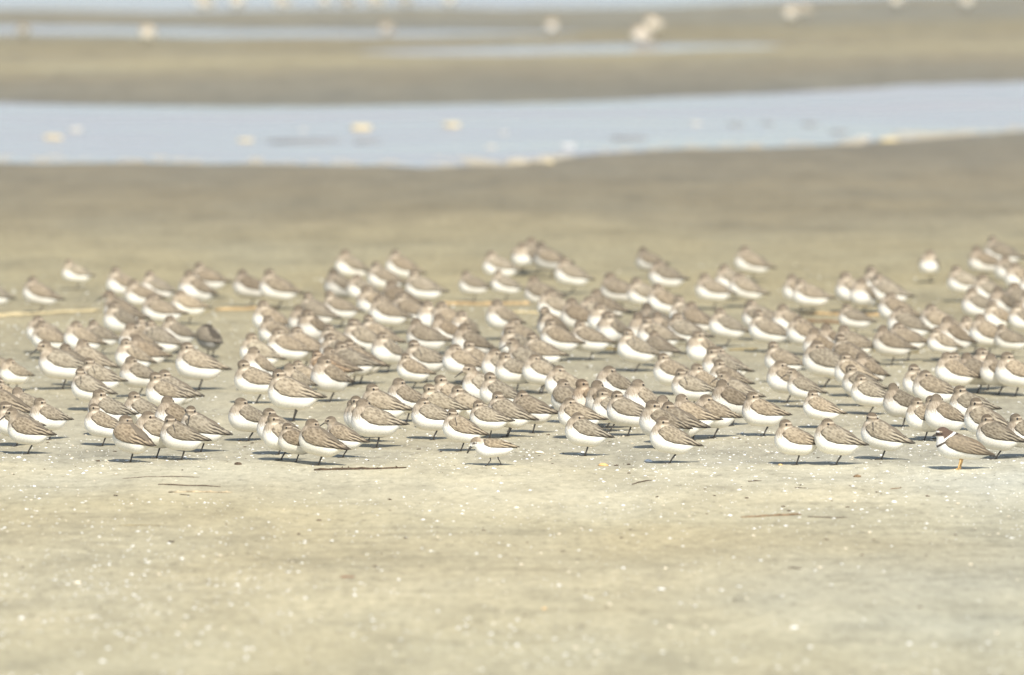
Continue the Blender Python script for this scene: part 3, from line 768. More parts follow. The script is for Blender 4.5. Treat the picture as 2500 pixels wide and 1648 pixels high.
def build_sand():
    xs_f = np.arange(-3.4, 3.4001, 0.026)
    side = grow(3.45, 3000, 0.05, 1.16)
    xs = np.array([-v for v in side[::-1]] + list(xs_f) + side)
    ys = np.array([-v for v in grow(0, 60, 1.0, 1.3)[::-1]][:-1] + list(np.arange(0, 19, 0.8)) + list(np.arange(19.0, 37.5, 0.030)) + list(np.arange(37.5, 68, 0.10)) + grow(68, 9000, 0.2, 1.10))
    X, Y = np.meshgrid(xs, ys)
    b = basin_depth(X, Y)
    Z = sand_height(X, Y, b)
    T = sand_tone(X, Y, b)
    ny, nx = X.shape
    idx = np.arange(nx * ny).reshape(ny, nx)
    Fc = np.stack([idx[:-1, :-1], idx[:-1, 1:], idx[1:, 1:], idx[1:, :-1]], -1).reshape(-1, 4)
    me = mesh_from('sand_flat', np.stack([X, Y, Z], -1).reshape(-1, 3), Fc)
    a = me.color_attributes.new('tone', 'FLOAT_COLOR', 'POINT')
    a.data.foreach_set('color', T.reshape(-1, 4).astype(np.float32).ravel())
    o = obj('sand_flat', me, M_SAND); tag(o, kind='structure')

build_sand()

def ground_z(x, y):
    return float(sand_height(np.array([[x]], float), np.array([[y]], float))[0, 0])

WATER_Z = -0.017
def build_water(name, xa, xb, ya, yb, nx, ny, skew=0.0):
    xs = np.linspace(xa, xb, nx); ys = np.linspace(ya, yb, ny)
    X, Y = np.meshgrid(xs, ys); Y = Y + skew * np.clip(np.abs(X) - 4, 0, None) * np.sign(X)
    idx = np.arange(nx * ny).reshape(ny, nx)
    Fc = np.stack([idx[:-1, :-1], idx[:-1, 1:], idx[1:, 1:], idx[1:, :-1]], -1).reshape(-1, 4)
    Z = np.full(X.shape, WATER_Z)
    o = obj(name, mesh_from(name, np.stack([X, Y, Z], -1).reshape(-1, 3), Fc), M_WATER)
    tag(o, kind='structure')
build_water('tide_pool', -80, 80, 43.0, 55.6, 120, 6, 0.05)
build_water('shallow_water', -80, 80, 57.2, 63.9, 120, 6, 0.0)
build_water('sea_water', -400, 400, 65.2, 105, 120, 12, 0.05)

# ------------------------------------------------------------------ signed distance bodies -> one continuous mesh
def ell(P, c, r, pitch=0.0, yaw=0.0):
    q = P - np.array(c)
    if yaw:
        cy, sy = math.cos(-yaw), math.sin(-yaw)
        q = np.stack([q[..., 0] * cy - q[..., 1] * sy, q[..., 0] * sy + q[..., 1] * cy, q[..., 2]], -1)
    if pitch:      # positive pitch lifts the +x end
        cy, sy = math.cos(pitch), math.sin(pitch)
        q = np.stack([q[..., 0] * cy + q[..., 2] * sy, q[..., 1], -q[..., 0] * sy + q[..., 2] * cy], -1)
    r = np.array(r)
    k0 = np.linalg.norm(q / r, axis=-1); k1 = np.linalg.norm(q / (r * r), axis=-1)
    return k0 * (k0 - 1) / np.maximum(k1, 1e-9)

def cone(P, a, b, ra, rb, flat=None):
    a = np.array(a, float); b = np.array(b, float)
    ab = b - a; q = P - a
    t = np.clip((q @ ab) / (ab @ ab), 0, 1)
    d = q - t[..., None] * ab
    if flat is not None: d = d * np.array(flat)
    return np.linalg.norm(d, axis=-1) - (ra + (rb - ra) * t)

def smin(a, b, k):
    h = np.clip(0.5 + 0.5 * (b - a) / k, 0, 1)
    return b + (a - b) * h - k * h * (1 - h)

def smax(a, b, k): return -smin(-a, -b, k)

def surface_nets(fn, lo, hi, h):
    lo = np.array(lo); hi = np.array(hi)
    n = np.ceil((hi - lo) / h).astype(int) + 1
    ax = [lo[i] + np.arange(n[i]) * h for i in range(3)]
    P = np.stack(np.meshgrid(*ax, indexing='ij'), -1)
    F = fn(P)
    S = F < 0
    acc = np.zeros(tuple(n - 1) + (3,)); cnt = np.zeros(tuple(n - 1))
    C = [(i, j, k) for i in (0, 1) for j in (0, 1) for k in (0, 1)]
    def sl(A, c): return A[c[0]:A.shape[0] - 1 + c[0], c[1]:A.shape[1] - 1 + c[1], c[2]:A.shape[2] - 1 + c[2]]
    for i, a in enumerate(C):
        for b in C[i + 1:]:
            df = [b[m] - a[m] for m in range(3)]
            if sum(map(abs, df)) != 1: continue
            fa, fb = sl(F, a), sl(F, b)
            cr = (fa < 0) != (fb < 0)
            t = np.where(cr, fa / np.where(cr, fa - fb, 1), 0)
            for m in range(3):
                acc[..., m] += np.where(cr, a[m] + t * df[m], 0)
            cnt += cr
    act = cnt > 0
    vid = -np.ones(act.shape, int); vid[act] = np.arange(act.sum())
    ii = np.argwhere(act)
    V = lo + (ii + acc[act] / cnt[act][:, None]) * h
    Q = []
    for axis in range(3):
        o1, o2 = [(1, 2), (2, 0), (0, 1)][axis]
        s0 = [slice(None)] * 3; s1 = [slice(None)] * 3
        s0[axis] = slice(0, -1); s1[axis] = slice(1, None)
        A, B = S[tuple(s0)], S[tuple(s1)]
        e = np.argwhere(A != B)
        e = e[(e[:, o1] > 0) & (e[:, o2] > 0) & (e[:, o1] < n[o1] - 1) & (e[:, o2] < n[o2] - 1)]
        def at(d1, d2):
            q = e.copy(); q[:, o1] -= d1; q[:, o2] -= d2
            return vid[q[:, 0], q[:, 1], q[:, 2]]
        quad = np.stack([at(1, 1), at(0, 1), at(0, 0), at(1, 0)], -1)
        flip = ~A[e[:, 0], e[:, 1], e[:, 2]]
        quad[flip] = quad[flip][:, ::-1]
        Q.append(quad)
    return V, np.concatenate(Q)

# ---- sandpiper anatomy (metres; +x breast, +y left, feet at the origin)
def torso(P):
    d = ell(P, (0.0225, 0, 0.0740), (0.0450, 0.0385, 0.0425), 0.25)
    d = smin(d, ell(P, (-0.012, 0, 0.0650), (0.052, 0.0340, 0.0365), 0.27), 0.015)
    return smin(d, cone(P, (-0.036, 0, 0.0635), (-0.086, 0, 0.0575), 0.0215, 0.0035), 0.016)

POSES = {  # head centre, direction of the face (degrees from +x), dip of the bill
    'T1': ((0.033, 0.006, 0.1180), 142, 46), 'T2': ((0.031, 0.005, 0.1175), 165, 44), 'T3': ((0.031, -0.004, 0.1180), -150, 46),
    'T4': ((0.036, 0.007, 0.1180), 112, 48), 'A': ((0.051, 0.003, 0.1230), 12, 34), 'D': ((0.036, 0.008, 0.1200), 88, 50),
    'T5': ((0.027, 0.007, 0.1130), 150, 44), 'T6': ((0.037, 0.005, 0.1215), 132, 46),
    'H': ((0.020, -0.008, 0.1030), -160, 20)}

def face(pose):
    hc, th, dip = POSES[pose]
    th, dip = math.radians(th), math.radians(dip)
    f = np.array((math.cos(th), math.sin(th), 0.0))
    bd = np.array((math.cos(th) * math.cos(dip), math.sin(th) * math.cos(dip), -math.sin(dip)))
    return np.array(hc), th, f, bd

def body_fn(pose):
    hc, th, f, bd = face(pose)
    def fn(P):
        d = torso(P)
        if pose == 'A':
            d = smin(d, cone(P, (0.034, 0, 0.092), hc + (-0.004, 0, -0.004), 0.025, 0.0145), 0.016)
        else:
            d = smin(d, ell(P, (0.033, 0, 0.0955), (0.0235, 0.0235, 0.0200)), 0.012)
        hd = ell(P, hc - f * 0.001, (0.0200, 0.0168, 0.0166), -0.06, th)
        hd = smin(hd, cone(P, hc + f * 0.012 + (0, 0, -0.002), hc + f * 0.012 + bd * 0.0125, 0.0082, 0.0032), 0.008)
        return smin(d, hd, 0.0055)
    return fn

XL = np.array([-0.110, -0.094, -0.060, -0.030, 0.0, 0.028, 0.044, 0.052])
ZL = np.array([0.0545, 0.0560, 0.0575, 0.0590, 0.0615, 0.0690, 0.0830, 0.0920])
ZU = np.array([0.0560, 0.0595, 0.0735, 0.0935, 0.1110, 0.1140, 0.1010, 0.0920])
def wing_fn(side, tor=torso, grow_=0.0032):
    def fn(P):
        x, y, z = P[..., 0], P[..., 1] * side, P[..., 2]
        reg = np.maximum(np.interp(x, XL, ZL) - z, z - np.interp(x, XL, ZU)) * 0.8
        reg = np.maximum(reg, x - 0.050)
        shell = smax(tor(P) - grow_, reg, 0.006)
        shell = np.maximum(shell, 0.0004 - y)
        bl = cone(np.stack([x, y, z], -1), (-0.012, 0.0225, 0.084), (-0.0955, 0.0050, 0.0585), 0.0105, 0.0026, (1, 1.9, 1))
        bl = smin(bl, cone(np.stack([x, y, z], -1), (-0.035, 0.024, 0.070), (-0.088, 0.0065, 0.0575), 0.0062, 0.0020, (1, 1.8, 1)), 0.004)
        w = smin(shell, bl, 0.006)
        for a, b, ra in (((-0.020, 0.0275, 0.080), (-0.070, 0.0150, 0.0715), 0.0062), ((-0.030, 0.0265, 0.0745), (-0.084, 0.0105, 0.0645), 0.0055),
                         ((-0.040, 0.0225, 0.0690), (-0.1005, 0.0070, 0.0570), 0.0046)):
            w = np.minimum(w, cone(np.stack([x, y, z], -1), a, b, ra, 0.0020, (1, 2.0, 1)))
        return w
    return fn

def lerp3(c, a, w): return c + (np.array(a) - c) * np.asarray(w)[..., None]

def sandpiper_colors(V, pose):
    hc, th, f, bd = face(pose)
    x, y, z = V.T
    n1 = fbm(x * 260 + 9, z * 260 + y * 190, 5, 3)
    c = np.tile(np.array((0.92, 0.89, 0.80)), (len(V), 1))
    # breast wash and fine streaks high on the breast and neck side
    w = sstep(0.070, 0.098, z + (n1 - 0.5) * 0.022) * sstep(-0.005, 0.03, x)
    c = lerp3(c, (0.36, 0.295, 0.212), w * 0.95)
    st = fbm(x * 420, z * 300 + y * 400, 8, 2)
    c = lerp3(c, (0.25, 0.195, 0.135), sstep(0.066, 0.085, z) * sstep(0.0, 0.03, x) * sstep(0.50, 0.62, st) * 0.75)
    # mantle and rump
    zb = np.interp(x, [-0.09, -0.05, -0.02, 0.015, 0.04], [0.0595, 0.0680, 0.0820, 0.0960, 0.112])
    c = lerp3(c, (0.165, 0.136, 0.098), sstep(-0.002, 0.003, z - zb + (n1 - 0.5) * 0.004) * sstep(0.040, 0.026, x))
    # head
    q = V - hc
    fd = q @ f; t = q[:, 2]; sd = np.abs(q @ np.array((-f[1], f[0], 0)))
    r = np.sqrt(fd ** 2 + sd ** 2 + t ** 2)
    hm = sstep(0.0250, 0.0195, r - np.clip(t, -0.02, 0.0) * -0.15)
    h = np.tile(np.array((0.29, 0.237, 0.170)), (len(V), 1))
    h = lerp3(h, (0.56, 0.48, 0.37), sstep(0.000, -0.010, t) * sstep(-0.006, 0.010, fd))
    h = lerp3(h, (0.125, 0.097, 0.066), sstep(0.0050, 0.0090, t + (n1 - 0.5) * 0.005))
    h = lerp3(h, (0.47, 0.395, 0.295), sstep(0.0030, 0.0042, t) * sstep(0.0078, 0.0062, t) * sstep(0.002, 0.010, fd) * 0.8)
    h = lerp3(h, (0.15, 0.112, 0.078), sstep(-0.0030, -0.0012, t) * sstep(0.0028, 0.0015, t) * sstep(0.005, 0.012, fd) * 0.75)
    h = lerp3(h, (0.165, 0.132, 0.094), sstep(0.004, -0.010, fd) * sstep(-0.008, 0.0, t) * 0.7)
    return lerp3_m(c, h, hm)

def lerp3_m(a, b, w): return a + (b - a) * np.asarray(w)[:, None]

def sphere(c, r, n=8, m=6, sq=(1, 1, 1)):
    V = [(c[0], c[1], c[2] + r * sq[2])]; Fc = []
    for i in range(1, m):
        a = math.pi * i / m
        for k in range(n):
            b = 2 * math.pi * k / n
            V.append((c[0] + r * sq[0] * math.sin(a) * math.cos(b), c[1] + r * sq[1] * math.sin(a) * math.sin(b), c[2] + r * sq[2] * math.cos(a)))
    V.append((c[0], c[1], c[2] - r * sq[2]))
    for k in range(n): Fc.append((0, 1 + k, 1 + (k + 1) % n))
    for i in range(m - 2):
        for k in range(n):
            a = 1 + i * n + k; b = 1 + i * n + (k + 1) % n
            Fc.append((a, a + n, b + n, b))
    e = len(V) - 1
    for k in range(n): Fc.append((e, 1 + (m - 2) * n + (k + 1) % n, 1 + (m - 2) * n + k))
    return V, Fc

def leg_mesh(name, top, knee, ankle, foot, r, mat):
    v, fc = tube([top, knee, ankle, foot], [r * 1.7, r * 1.15, r, r * 1.1], 7)
    return mesh_from(name, v, fc, mat=mat)

def foot_mesh(name, base, dirs, L, r, mat):
    parts = []
    for a in dirs:
        a = math.radians(a)
        d = Vector((math.cos(a), math.sin(a), 0))
        l = L if abs(math.degrees(a)) < 90 else L * 0.35
        b = Vector(base)
        parts.append(tube([b + Vector((0, 0, 0.0018)), b + d * l * 0.5 + Vector((0, 0, 0.0016)), b + d * l + Vector((0, 0, 0.0004))], [r, r * 0.8, r * 0.4], 6))
    return mesh_from(name, *merge(parts), mat=mat)

# ---- shared meshes for the flock
def wing_mesh(V, Q, mat, xl=XL, zl=ZL, front=0.050):
    m = 0.62 * sstep(0.0050, 0.0015, V[:, 2] - np.interp(V[:, 0], xl, zl)) * sstep(front - 0.002, front - 0.018, V[:, 0])
    m = np.maximum(m, 0.5 * sstep(front - 0.010, front - 0.003, V[:, 0]))
    return mesh_from('wing', V, Q, colors=np.repeat(m[:, None], 3, 1), mat=mat)

WING_ME = {s: wing_mesh(*surface_nets(wing_fn(s), (-0.104, min(0, s * 0.048), 0.046), (0.056, max(0, s * 0.048), 0.121), 0.0021), M_WING) for s in (1, -1)}
tv, tf = merge([tube([(-0.070, yy, 0.0610), (-0.086, yy * 1.05, 0.0585), (-0.0935, yy * 0.8, 0.0572)], [0.0032, 0.0030, 0.0014], 6) for yy in (-0.0042, 0.0, 0.0042)])
TAIL_ME = mesh_from('tail', tv, tf, mat=M_BLACK)
BODY_ME, BILL_ME, EYE_ME = {}, {}, {}
for pz in POSES:
    V, Q = surface_nets(body_fn(pz), (-0.096, -0.048, 0.022), (0.086, 0.050, 0.144), 0.0021)
    BODY_ME[pz] = mesh_from('body', V, Q, colors=sandpiper_colors(V, pz), mat=M_PLUME)
    hc, th, f, bd = face(pz)
    b0 = hc + f * 0.012 + bd * 0.0105
    if pz[0] in 'TH': b0 = b0 - bd * 0.004
    pts = [b0, b0 + bd * 0.012, b0 + bd * 0.023 + np.array((0, 0, -0.0006)), b0 + bd * 0.033 + np.array((0, 0, -0.0022))]
    BILL_ME[pz] = mesh_from('bill', *tube([tuple(p) for p in pts], [0.0029, 0.0022, 0.0017, 0.0010], 7), mat=M_BLACK)
    sd = np.array((-f[1], f[0], 0))
    EYE_ME[pz] = [mesh_from('eye', *sphere(tuple(hc + f * 0.0088 + sd * s * 0.0143 + np.array((0, 0, 0.0014))), 0.0036), mat=M_EYE) for s in (1, -1)]
LEG_ME = {k: leg_mesh('leg', (-0.012 - lean, yy, 0.046), (-0.009 - lean * 0.7, yy, 0.026), (-0.004, yy, 0.012), (0, yy, 0.002), 0.0025, M_BLACK)
          for k, (yy, lean) in {'mid': (0.003, 0.0), 'lean': (0.003, 0.007), 'L': (0.011, 0.0), 'R': (-0.011, 0.002)}.items()}
FOOT_ME = {k: foot_mesh('foot', (0, yy, 0), (0, 38, -38, 180), 0.021, 0.0016, M_BLACK) for k, yy in {'mid': 0.003, 'lean': 0.003, 'L': 0.011, 'R': -0.011}.items()}

TINT = {'': (1, 1, 1), 'dark': (0.80, 0.78, 0.76), 'pale': (1.12, 1.11, 1.08), 'grey': (0.76, 0.77, 0.78), 'rust': (0.90, 0.78, 0.68)}

def root_empty(name, x, y, rz, s, label, cat, group):
    e = bpy.data.objects.new(name, None)
    e.empty_display_size = 0.05
    e.location = (x, y, ground_z(x, y) - 0.0006)
    e.rotation_euler = (0, 0, rz)
    e.scale = s
    COL.objects.link(e)
    tag(e, label, cat, group)
    return e

def part(name, me, parent, colr=(1, 1, 1)):
    o = bpy.data.objects.new(name, me)
    COL.objects.link(o); o.parent = parent
    o.color = (*colr, 1)
    return o

GZ = None
for (bx, by, rzd, sz, pose, tint, two, label) in BIRDS:
    k = sz
    s = (k * rng.uniform(0.89, 0.96), k * rng.uniform(0.92, 1.03), k * rng.uniform(0.97, 1.03))
    e = root_empty('sandpiper', bx, by, math.radians(rzd), s, label, 'sandpiper', 'sandpipers roosting in a flock on the sand')
    if pose == 'H':
        e.scale = (k * 0.90, k * 1.05, k * 1.04)
    e.rotation_euler = (rng.uniform(-0.05, 0.05), rng.uniform(-0.09, 0.06), math.radians(rzd))
    v = rng.uniform(0.80, 1.16); wv = rng.uniform(-0.03, 0.04)
    t = TINT[tint]
    cw = (t[0] * v * (1 + wv), t[1] * v, t[2] * v * (1 - wv))
    bb = 0.5 + 0.5 * min(v, 1.05)
    cbod = (min(1.12, (0.4 + 0.6 * t[0]) * bb), min(1.12, (0.4 + 0.6 * t[1]) * bb), min(1.12, (0.4 + 0.6 * t[2]) * bb)) if tint != 'grey' else ((0.42, 0.42, 0.43) if pose == 'H' else (0.66, 0.66, 0.66))
    part('body', BODY_ME[pose], e, cbod)
    part('wing', WING_ME[1], e, cw); part('wing', WING_ME[-1], e, cw)
    part('tail', TAIL_ME, e)
    part('bill', BILL_ME[pose], e)
    part('eye', EYE_ME[pose][0], e); part('eye', EYE_ME[pose][1], e)
    for lk in (('L', 'R') if two else (rng.choice(('mid', 'lean')),)):
        lg = part('leg', LEG_ME[lk], e)
        part('foot', FOOT_ME[lk], lg)

# ---- small white walking wader: same plan, leaner, on two striding legs
def torso_w(P):
    d = ell(P, (0.016, 0, 0.060), (0.040, 0.031, 0.032), 0.05)
    d = smin(d, ell(P, (-0.016, 0, 0.0580), (0.046, 0.027, 0.028), 0.10), 0.012)
    return smin(d, cone(P, (-0.036, 0, 0.058), (-0.072, 0, 0.053), 0.016, 0.003), 0.014)

def walker_body(P):
    d = torso_w(P)
    d = smin(d, cone(P, (0.036, 0, 0.070), (0.050, 0.002, 0.082), 0.021, 0.016), 0.012)
    hd = ell(P, (0.0535, 0.003, 0.0850), (0.0190, 0.0165, 0.0170), -0.3, 0.25)
    hd = smin(hd, cone(P, (0.062, 0.005, 0.080), (0.072, 0.007, 0.0725), 0.0070, 0.0030), 0.007)
    return smin(d, hd, 0.008)

def walker_wing(side):
    def fn(P):
        x, y, z = P[..., 0], P[..., 1] * side, P[..., 2]
        lo = np.interp(x, [-0.09, -0.06, -0.02, 0.01, 0.030], [0.0535, 0.0545, 0.0590, 0.0640, 0.0740])
        hi = np.interp(x, [-0.09, -0.06, -0.02, 0.01, 0.030], [0.0560, 0.0720, 0.0900, 0.0960, 0.0930])
        reg = np.maximum(np.maximum(lo - z, z - hi) * 0.8, x - 0.030)
        sh = np.maximum(smax(torso_w(P) - 0.003, reg, 0.006), 0.0004 - y)
        bl = cone(np.stack([x, y, z], -1), (-0.010, 0.019, 0.073), (-0.086, 0.004, 0.0545), 0.0090, 0.0022, (1, 1.9, 1))
        return smin(sh, bl, 0.006)
    return fn

def walker_colors(V):
    x, y, z = V.T
    n1 = fbm(x * 300 + 9, z * 300 + y * 190, 5, 3)
    c = np.tile(np.array((0.84, 0.82, 0.77)), (len(V), 1))
    c = lerp3(c, (0.30, 0.225, 0.145), sstep(0.078, 0.088, z + (n1 - 0.5) * 0.006) * sstep(0.036, 0.028, x))
    c = lerp3(c, (0.21, 0.165, 0.112), sstep(0.0845, 0.0885, z + (n1 - 0.5) * 0.005) * sstep(0.034, 0.040, x))
    c = lerp3(c, (0.12, 0.09, 0.065), sstep(0.0790, 0.0800, z) * sstep(0.0865, 0.0850, z) * sstep(0.048, 0.053, x) * sstep(0.008, 0.011, np.abs(y - 0.004)) * 0.8)
    c = lerp3(c, (0.36, 0.285, 0.20), sstep(0.072, 0.082, z) * sstep(0.053, 0.043, x) * sstep(0.028, 0.034, x) * 0.8)
    return c

def build_walker(x, y):
    e = root_empty('small_wader', x, y, math.radians(183), (0.86, 0.86, 0.85), 'smallest wader, white below with black bill lowered, walking in front of the flock', 'small wader', None)
    e.rotation_euler = (0.0, 0.10, math.radians(183))
    V, Q = surface_nets(walker_body, (-0.080, -0.040, 0.018), (0.084, 0.044, 0.108), 0.0018)
    part('body', mesh_from('body', V, Q, colors=walker_colors(V), mat=M_PLUME), e)
    for s in (1, -1):
        me = wing_mesh(*surface_nets(walker_wing(s), (-0.092, min(0, s * 0.042), 0.044), (0.040, max(0, s * 0.042), 0.102), 0.0018), M_WING, np.array([-0.09, -0.06, -0.02, 0.01, 0.030]), np.array([0.0535, 0.0545, 0.0590, 0.0640, 0.0740]), 0.030)
        part('wing', me, e, (1.0, 0.95, 0.88))
    v, f = tube([(-0.060, 0, 0.0555), (-0.078, 0, 0.0535)], [0.0045, 0.0022], 6)
    part('tail', mesh_from('tail', v, f, mat=M_BLACK), e)
    v, f = tube([(0.0675, 0.0065, 0.0765), (0.0770, 0.0080, 0.0655), (0.0860, 0.0095, 0.0520)], [0.0046, 0.0038, 0.0022], 7)
    part('bill', mesh_from('bill', v, f, mat=M_BLACK), e)
    for s in (1, -1):
        part('eye', mesh_from('eye', *sphere((0.0605, 0.005 + s * 0.0130, 0.0840), 0.0032), mat=M_EYE), e)
    l1 = part('leg', leg_mesh('leg', (0.014, 0.009, 0.036), (0.012, 0.009, 0.022), (0.022, 0.009, 0.010), (0.034, 0.009, 0.0015), 0.0016, M_BLACK), e)
    part('foot', foot_mesh('foot', (0.034, 0.009, 0), (0, 40, -40, 180), 0.016, 0.0012, M_BLACK), l1)
    l2 = part('leg', leg_mesh('leg', (-0.012, -0.009, 0.036), (-0.014, -0.009, 0.022), (-0.019, -0.009, 0.010), (-0.021, -0.009, 0.0015), 0.0016, M_BLACK), e)
    part('foot', foot_mesh('foot', (-0.021, -0.009, 0), (0, 40, -40, 180), 0.016, 0.0012, M_BLACK), l2)

build_walker(-0.048, 26.87)

# ---- collared plover
def torso_p(P):
    d = ell(P, (0.022, 0, 0.0720), (0.046, 0.0375, 0.0400), 0.30)
    d = smin(d, ell(P, (-0.020, 0, 0.0640), (0.058, 0.0325, 0.0330), 0.24), 0.015)
    return smin(d, cone(P, (-0.045, 0, 0.058), (-0.092, 0, 0.0440), 0.017, 0.004), 0.016)

def plover_body(P):
    d = torso_p(P)
    d = smin(d, cone(P, (0.036, 0, 0.090), (0.047, 0.001, 0.106), 0.0235, 0.0190), 0.014)
    hd = ell(P, (0.0500, 0.002, 0.1085), (0.0185, 0.0170, 0.0165), -0.1, 0.1)
    return smin(d, hd, 0.008)

def plover_wing(side):
    def fn(P):
        x, y, z = P[..., 0], P[..., 1] * side, P[..., 2]
        xs = [-0.115, -0.090, -0.055, -0.020, 0.010, 0.034, 0.046]
        lo = np.interp(x, xs, [0.0385, 0.0410, 0.0440, 0.0490, 0.0570, 0.0680, 0.0790])
        hi = np.interp(x, xs, [0.0410, 0.0520, 0.0770, 0.0970, 0.1060, 0.0990, 0.0890])
        reg = np.maximum(np.maximum(lo - z, z - hi) * 0.8, x - 0.045)
        sh = np.maximum(smax(torso_p(P) - 0.0032, reg, 0.006), 0.0004 - y)
        bl = cone(np.stack([x, y, z], -1), (-0.015, 0.0225, 0.078), (-0.104, 0.0045, 0.0440), 0.0120, 0.0026, (1, 1.9, 1))
        return smin(sh, bl, 0.007)
    return fn

def plover_colors(V):
    x, y, z = V.T
    n1 = (fbm(x * 300 + 9, z * 300 + y * 190, 5, 3) - 0.5)
    c = np.tile(np.array((0.82, 0.80, 0.75)), (len(V), 1))
    # planes across the neck: distance along the neck axis
    ax = (x - 0.036) * 0.55 + (z - 0.086) * 0.835
    brown = (0.105, 0.070, 0.050)
    zb = np.interp(x, [-0.10, -0.05, -0.02, 0.015, 0.04], [0.044, 0.0620, 0.0770, 0.0870, 0.092])
    c = lerp3(c, (0.175, 0.134, 0.088), sstep(-0.002, 0.003, z - zb) * sstep(0.048, 0.040, x))
    white = sstep(0.0052, 0.0064, ax)
    c = lerp3(c, (0.82, 0.80, 0.75), white)
    band = sstep(-0.0010, 0.0006, ax + n1 * 0.003) * sstep(0.0068, 0.0052, ax + n1 * 0.002)
    c = lerp3(c, (0.070, 0.052, 0.038), band)
    head = sstep(0.0112, 0.0126, ax)
    c = lerp3(c, brown, head)
    throat = head * sstep(0.1010, 0.0990, z) * sstep(0.046, 0.052, x)
    c = lerp3(c, (0.80, 0.77, 0.71), throat)
    c = lerp3(c, (0.045, 0.030, 0.022), head * sstep(0.1040, 0.1050, z) * sstep(0.1115, 0.1100, z) * sstep(0.048, 0.054, x))
    c = lerp3(c, (0.78, 0.74, 0.68), head * sstep(0.1110, 0.1120, z) * sstep(0.1165, 0.1150, z) * sstep(0.0585, 0.0610, x))
    c = lerp3(c, (0.62, 0.50, 0.36), head * sstep(0.1120, 0.1128, z) * sstep(0.1155, 0.1145, z) * sstep(0.051, 0.054, x) * sstep(0.0600, 0.0580, x) * 0.7)
    return c

def build_plover(x, y):
    e = root_empty('plover', x, y, math.radians(184), (0.95, 0.96, 0.945), 'brown-capped plover with white collar ring and orange legs, front right', 'plover', None)
    V, Q = surface_nets(plover_body, (-0.102, -0.048, 0.018), (0.078, 0.048, 0.132), 0.0018)
    part('body', mesh_from('body', V, Q, colors=plover_colors(V), mat=M_PLUME), e)
    for s in (1, -1):
        me = wing_mesh(*surface_nets(plover_wing(s), (-0.112, min(0, s * 0.048), 0.030), (0.052, max(0, s * 0.048), 0.116), 0.0019), M_WING_PLOVER, np.array([-0.115, -0.090, -0.055, -0.020, 0.010, 0.034, 0.046]), np.array([0.0385, 0.0410, 0.0440, 0.0490, 0.0570, 0.0680, 0.0790]), 0.045)
        part('wing', me, e)
    v, f = merge([tube([(-0.078, yy, 0.0490), (-0.098, yy * 1.1, 0.0415), (-0.112, yy, 0.0365)], [0.0040, 0.0034, 0.0014], 6) for yy in (-0.005, 0.0, 0.005)])
    part('tail', mesh_from('tail', v, f, mat=M_BLACK), e)
    v, f = tube([(0.0650, 0.0035, 0.1055), (0.0730, 0.0043, 0.1025), (0.0805, 0.0050, 0.0990)], [0.0038, 0.0034, 0.0012], 7)
    part('bill', mesh_from('bill', v, f, mat=M_BLACK), e)
    for s in (1, -1):
        part('eye', mesh_from('eye', *sphere((0.0575, 0.0025 + s * 0.0150, 0.1095), 0.0028), mat=M_EYE), e)
    for dx, dy in ((0.004, 0.010), (-0.004, -0.010)):
        lg = part('leg', leg_mesh('leg', (dx - 0.008, dy, 0.044), (dx - 0.006, dy, 0.025), (dx - 0.002, dy, 0.012), (dx, dy, 0.002), 0.0025, M_ORANGE), e)
        part('foot', foot_mesh('foot', (dx, dy, 0), (0, 40, -40), 0.018, 0.0019, M_ORANGE), lg)

build_plover(1.243, 26.665)

# ---- far pale waders (blurred by distance), built from the flock's meshes with bright tints
for i, (fx, fy, rzd, sz, label) in enumerate(FAR_BIRDS):
    sz *= 0.88
    e = root_empty('wader', fx, fy, math.radians(rzd), (sz, sz, sz), label, 'wader', 'pale waders at the far pools')
    dim = 'dim' in label
    t = (0.66, 0.64, 0.60) if dim else (1.0, 0.98, 0.94)
    pose = ('T4', 'T1', 'A')[i % 3]
    part('body', BODY_ME[pose], e, t)
    cw = (1.5, 1.5, 1.5) if ('buff' in label or 'brown' in label or dim) else (2.4, 2.4, 2.5)
    part('wing', WING_ME[1], e, cw); part('wing', WING_ME[-1], e, cw)
    part('tail', TAIL_ME, e); part('bill', BILL_ME[pose], e)
    for lk in ('L', 'R'):
        lg = part('leg', LEG_ME[lk], e); part('foot', FOOT_ME[lk], lg)

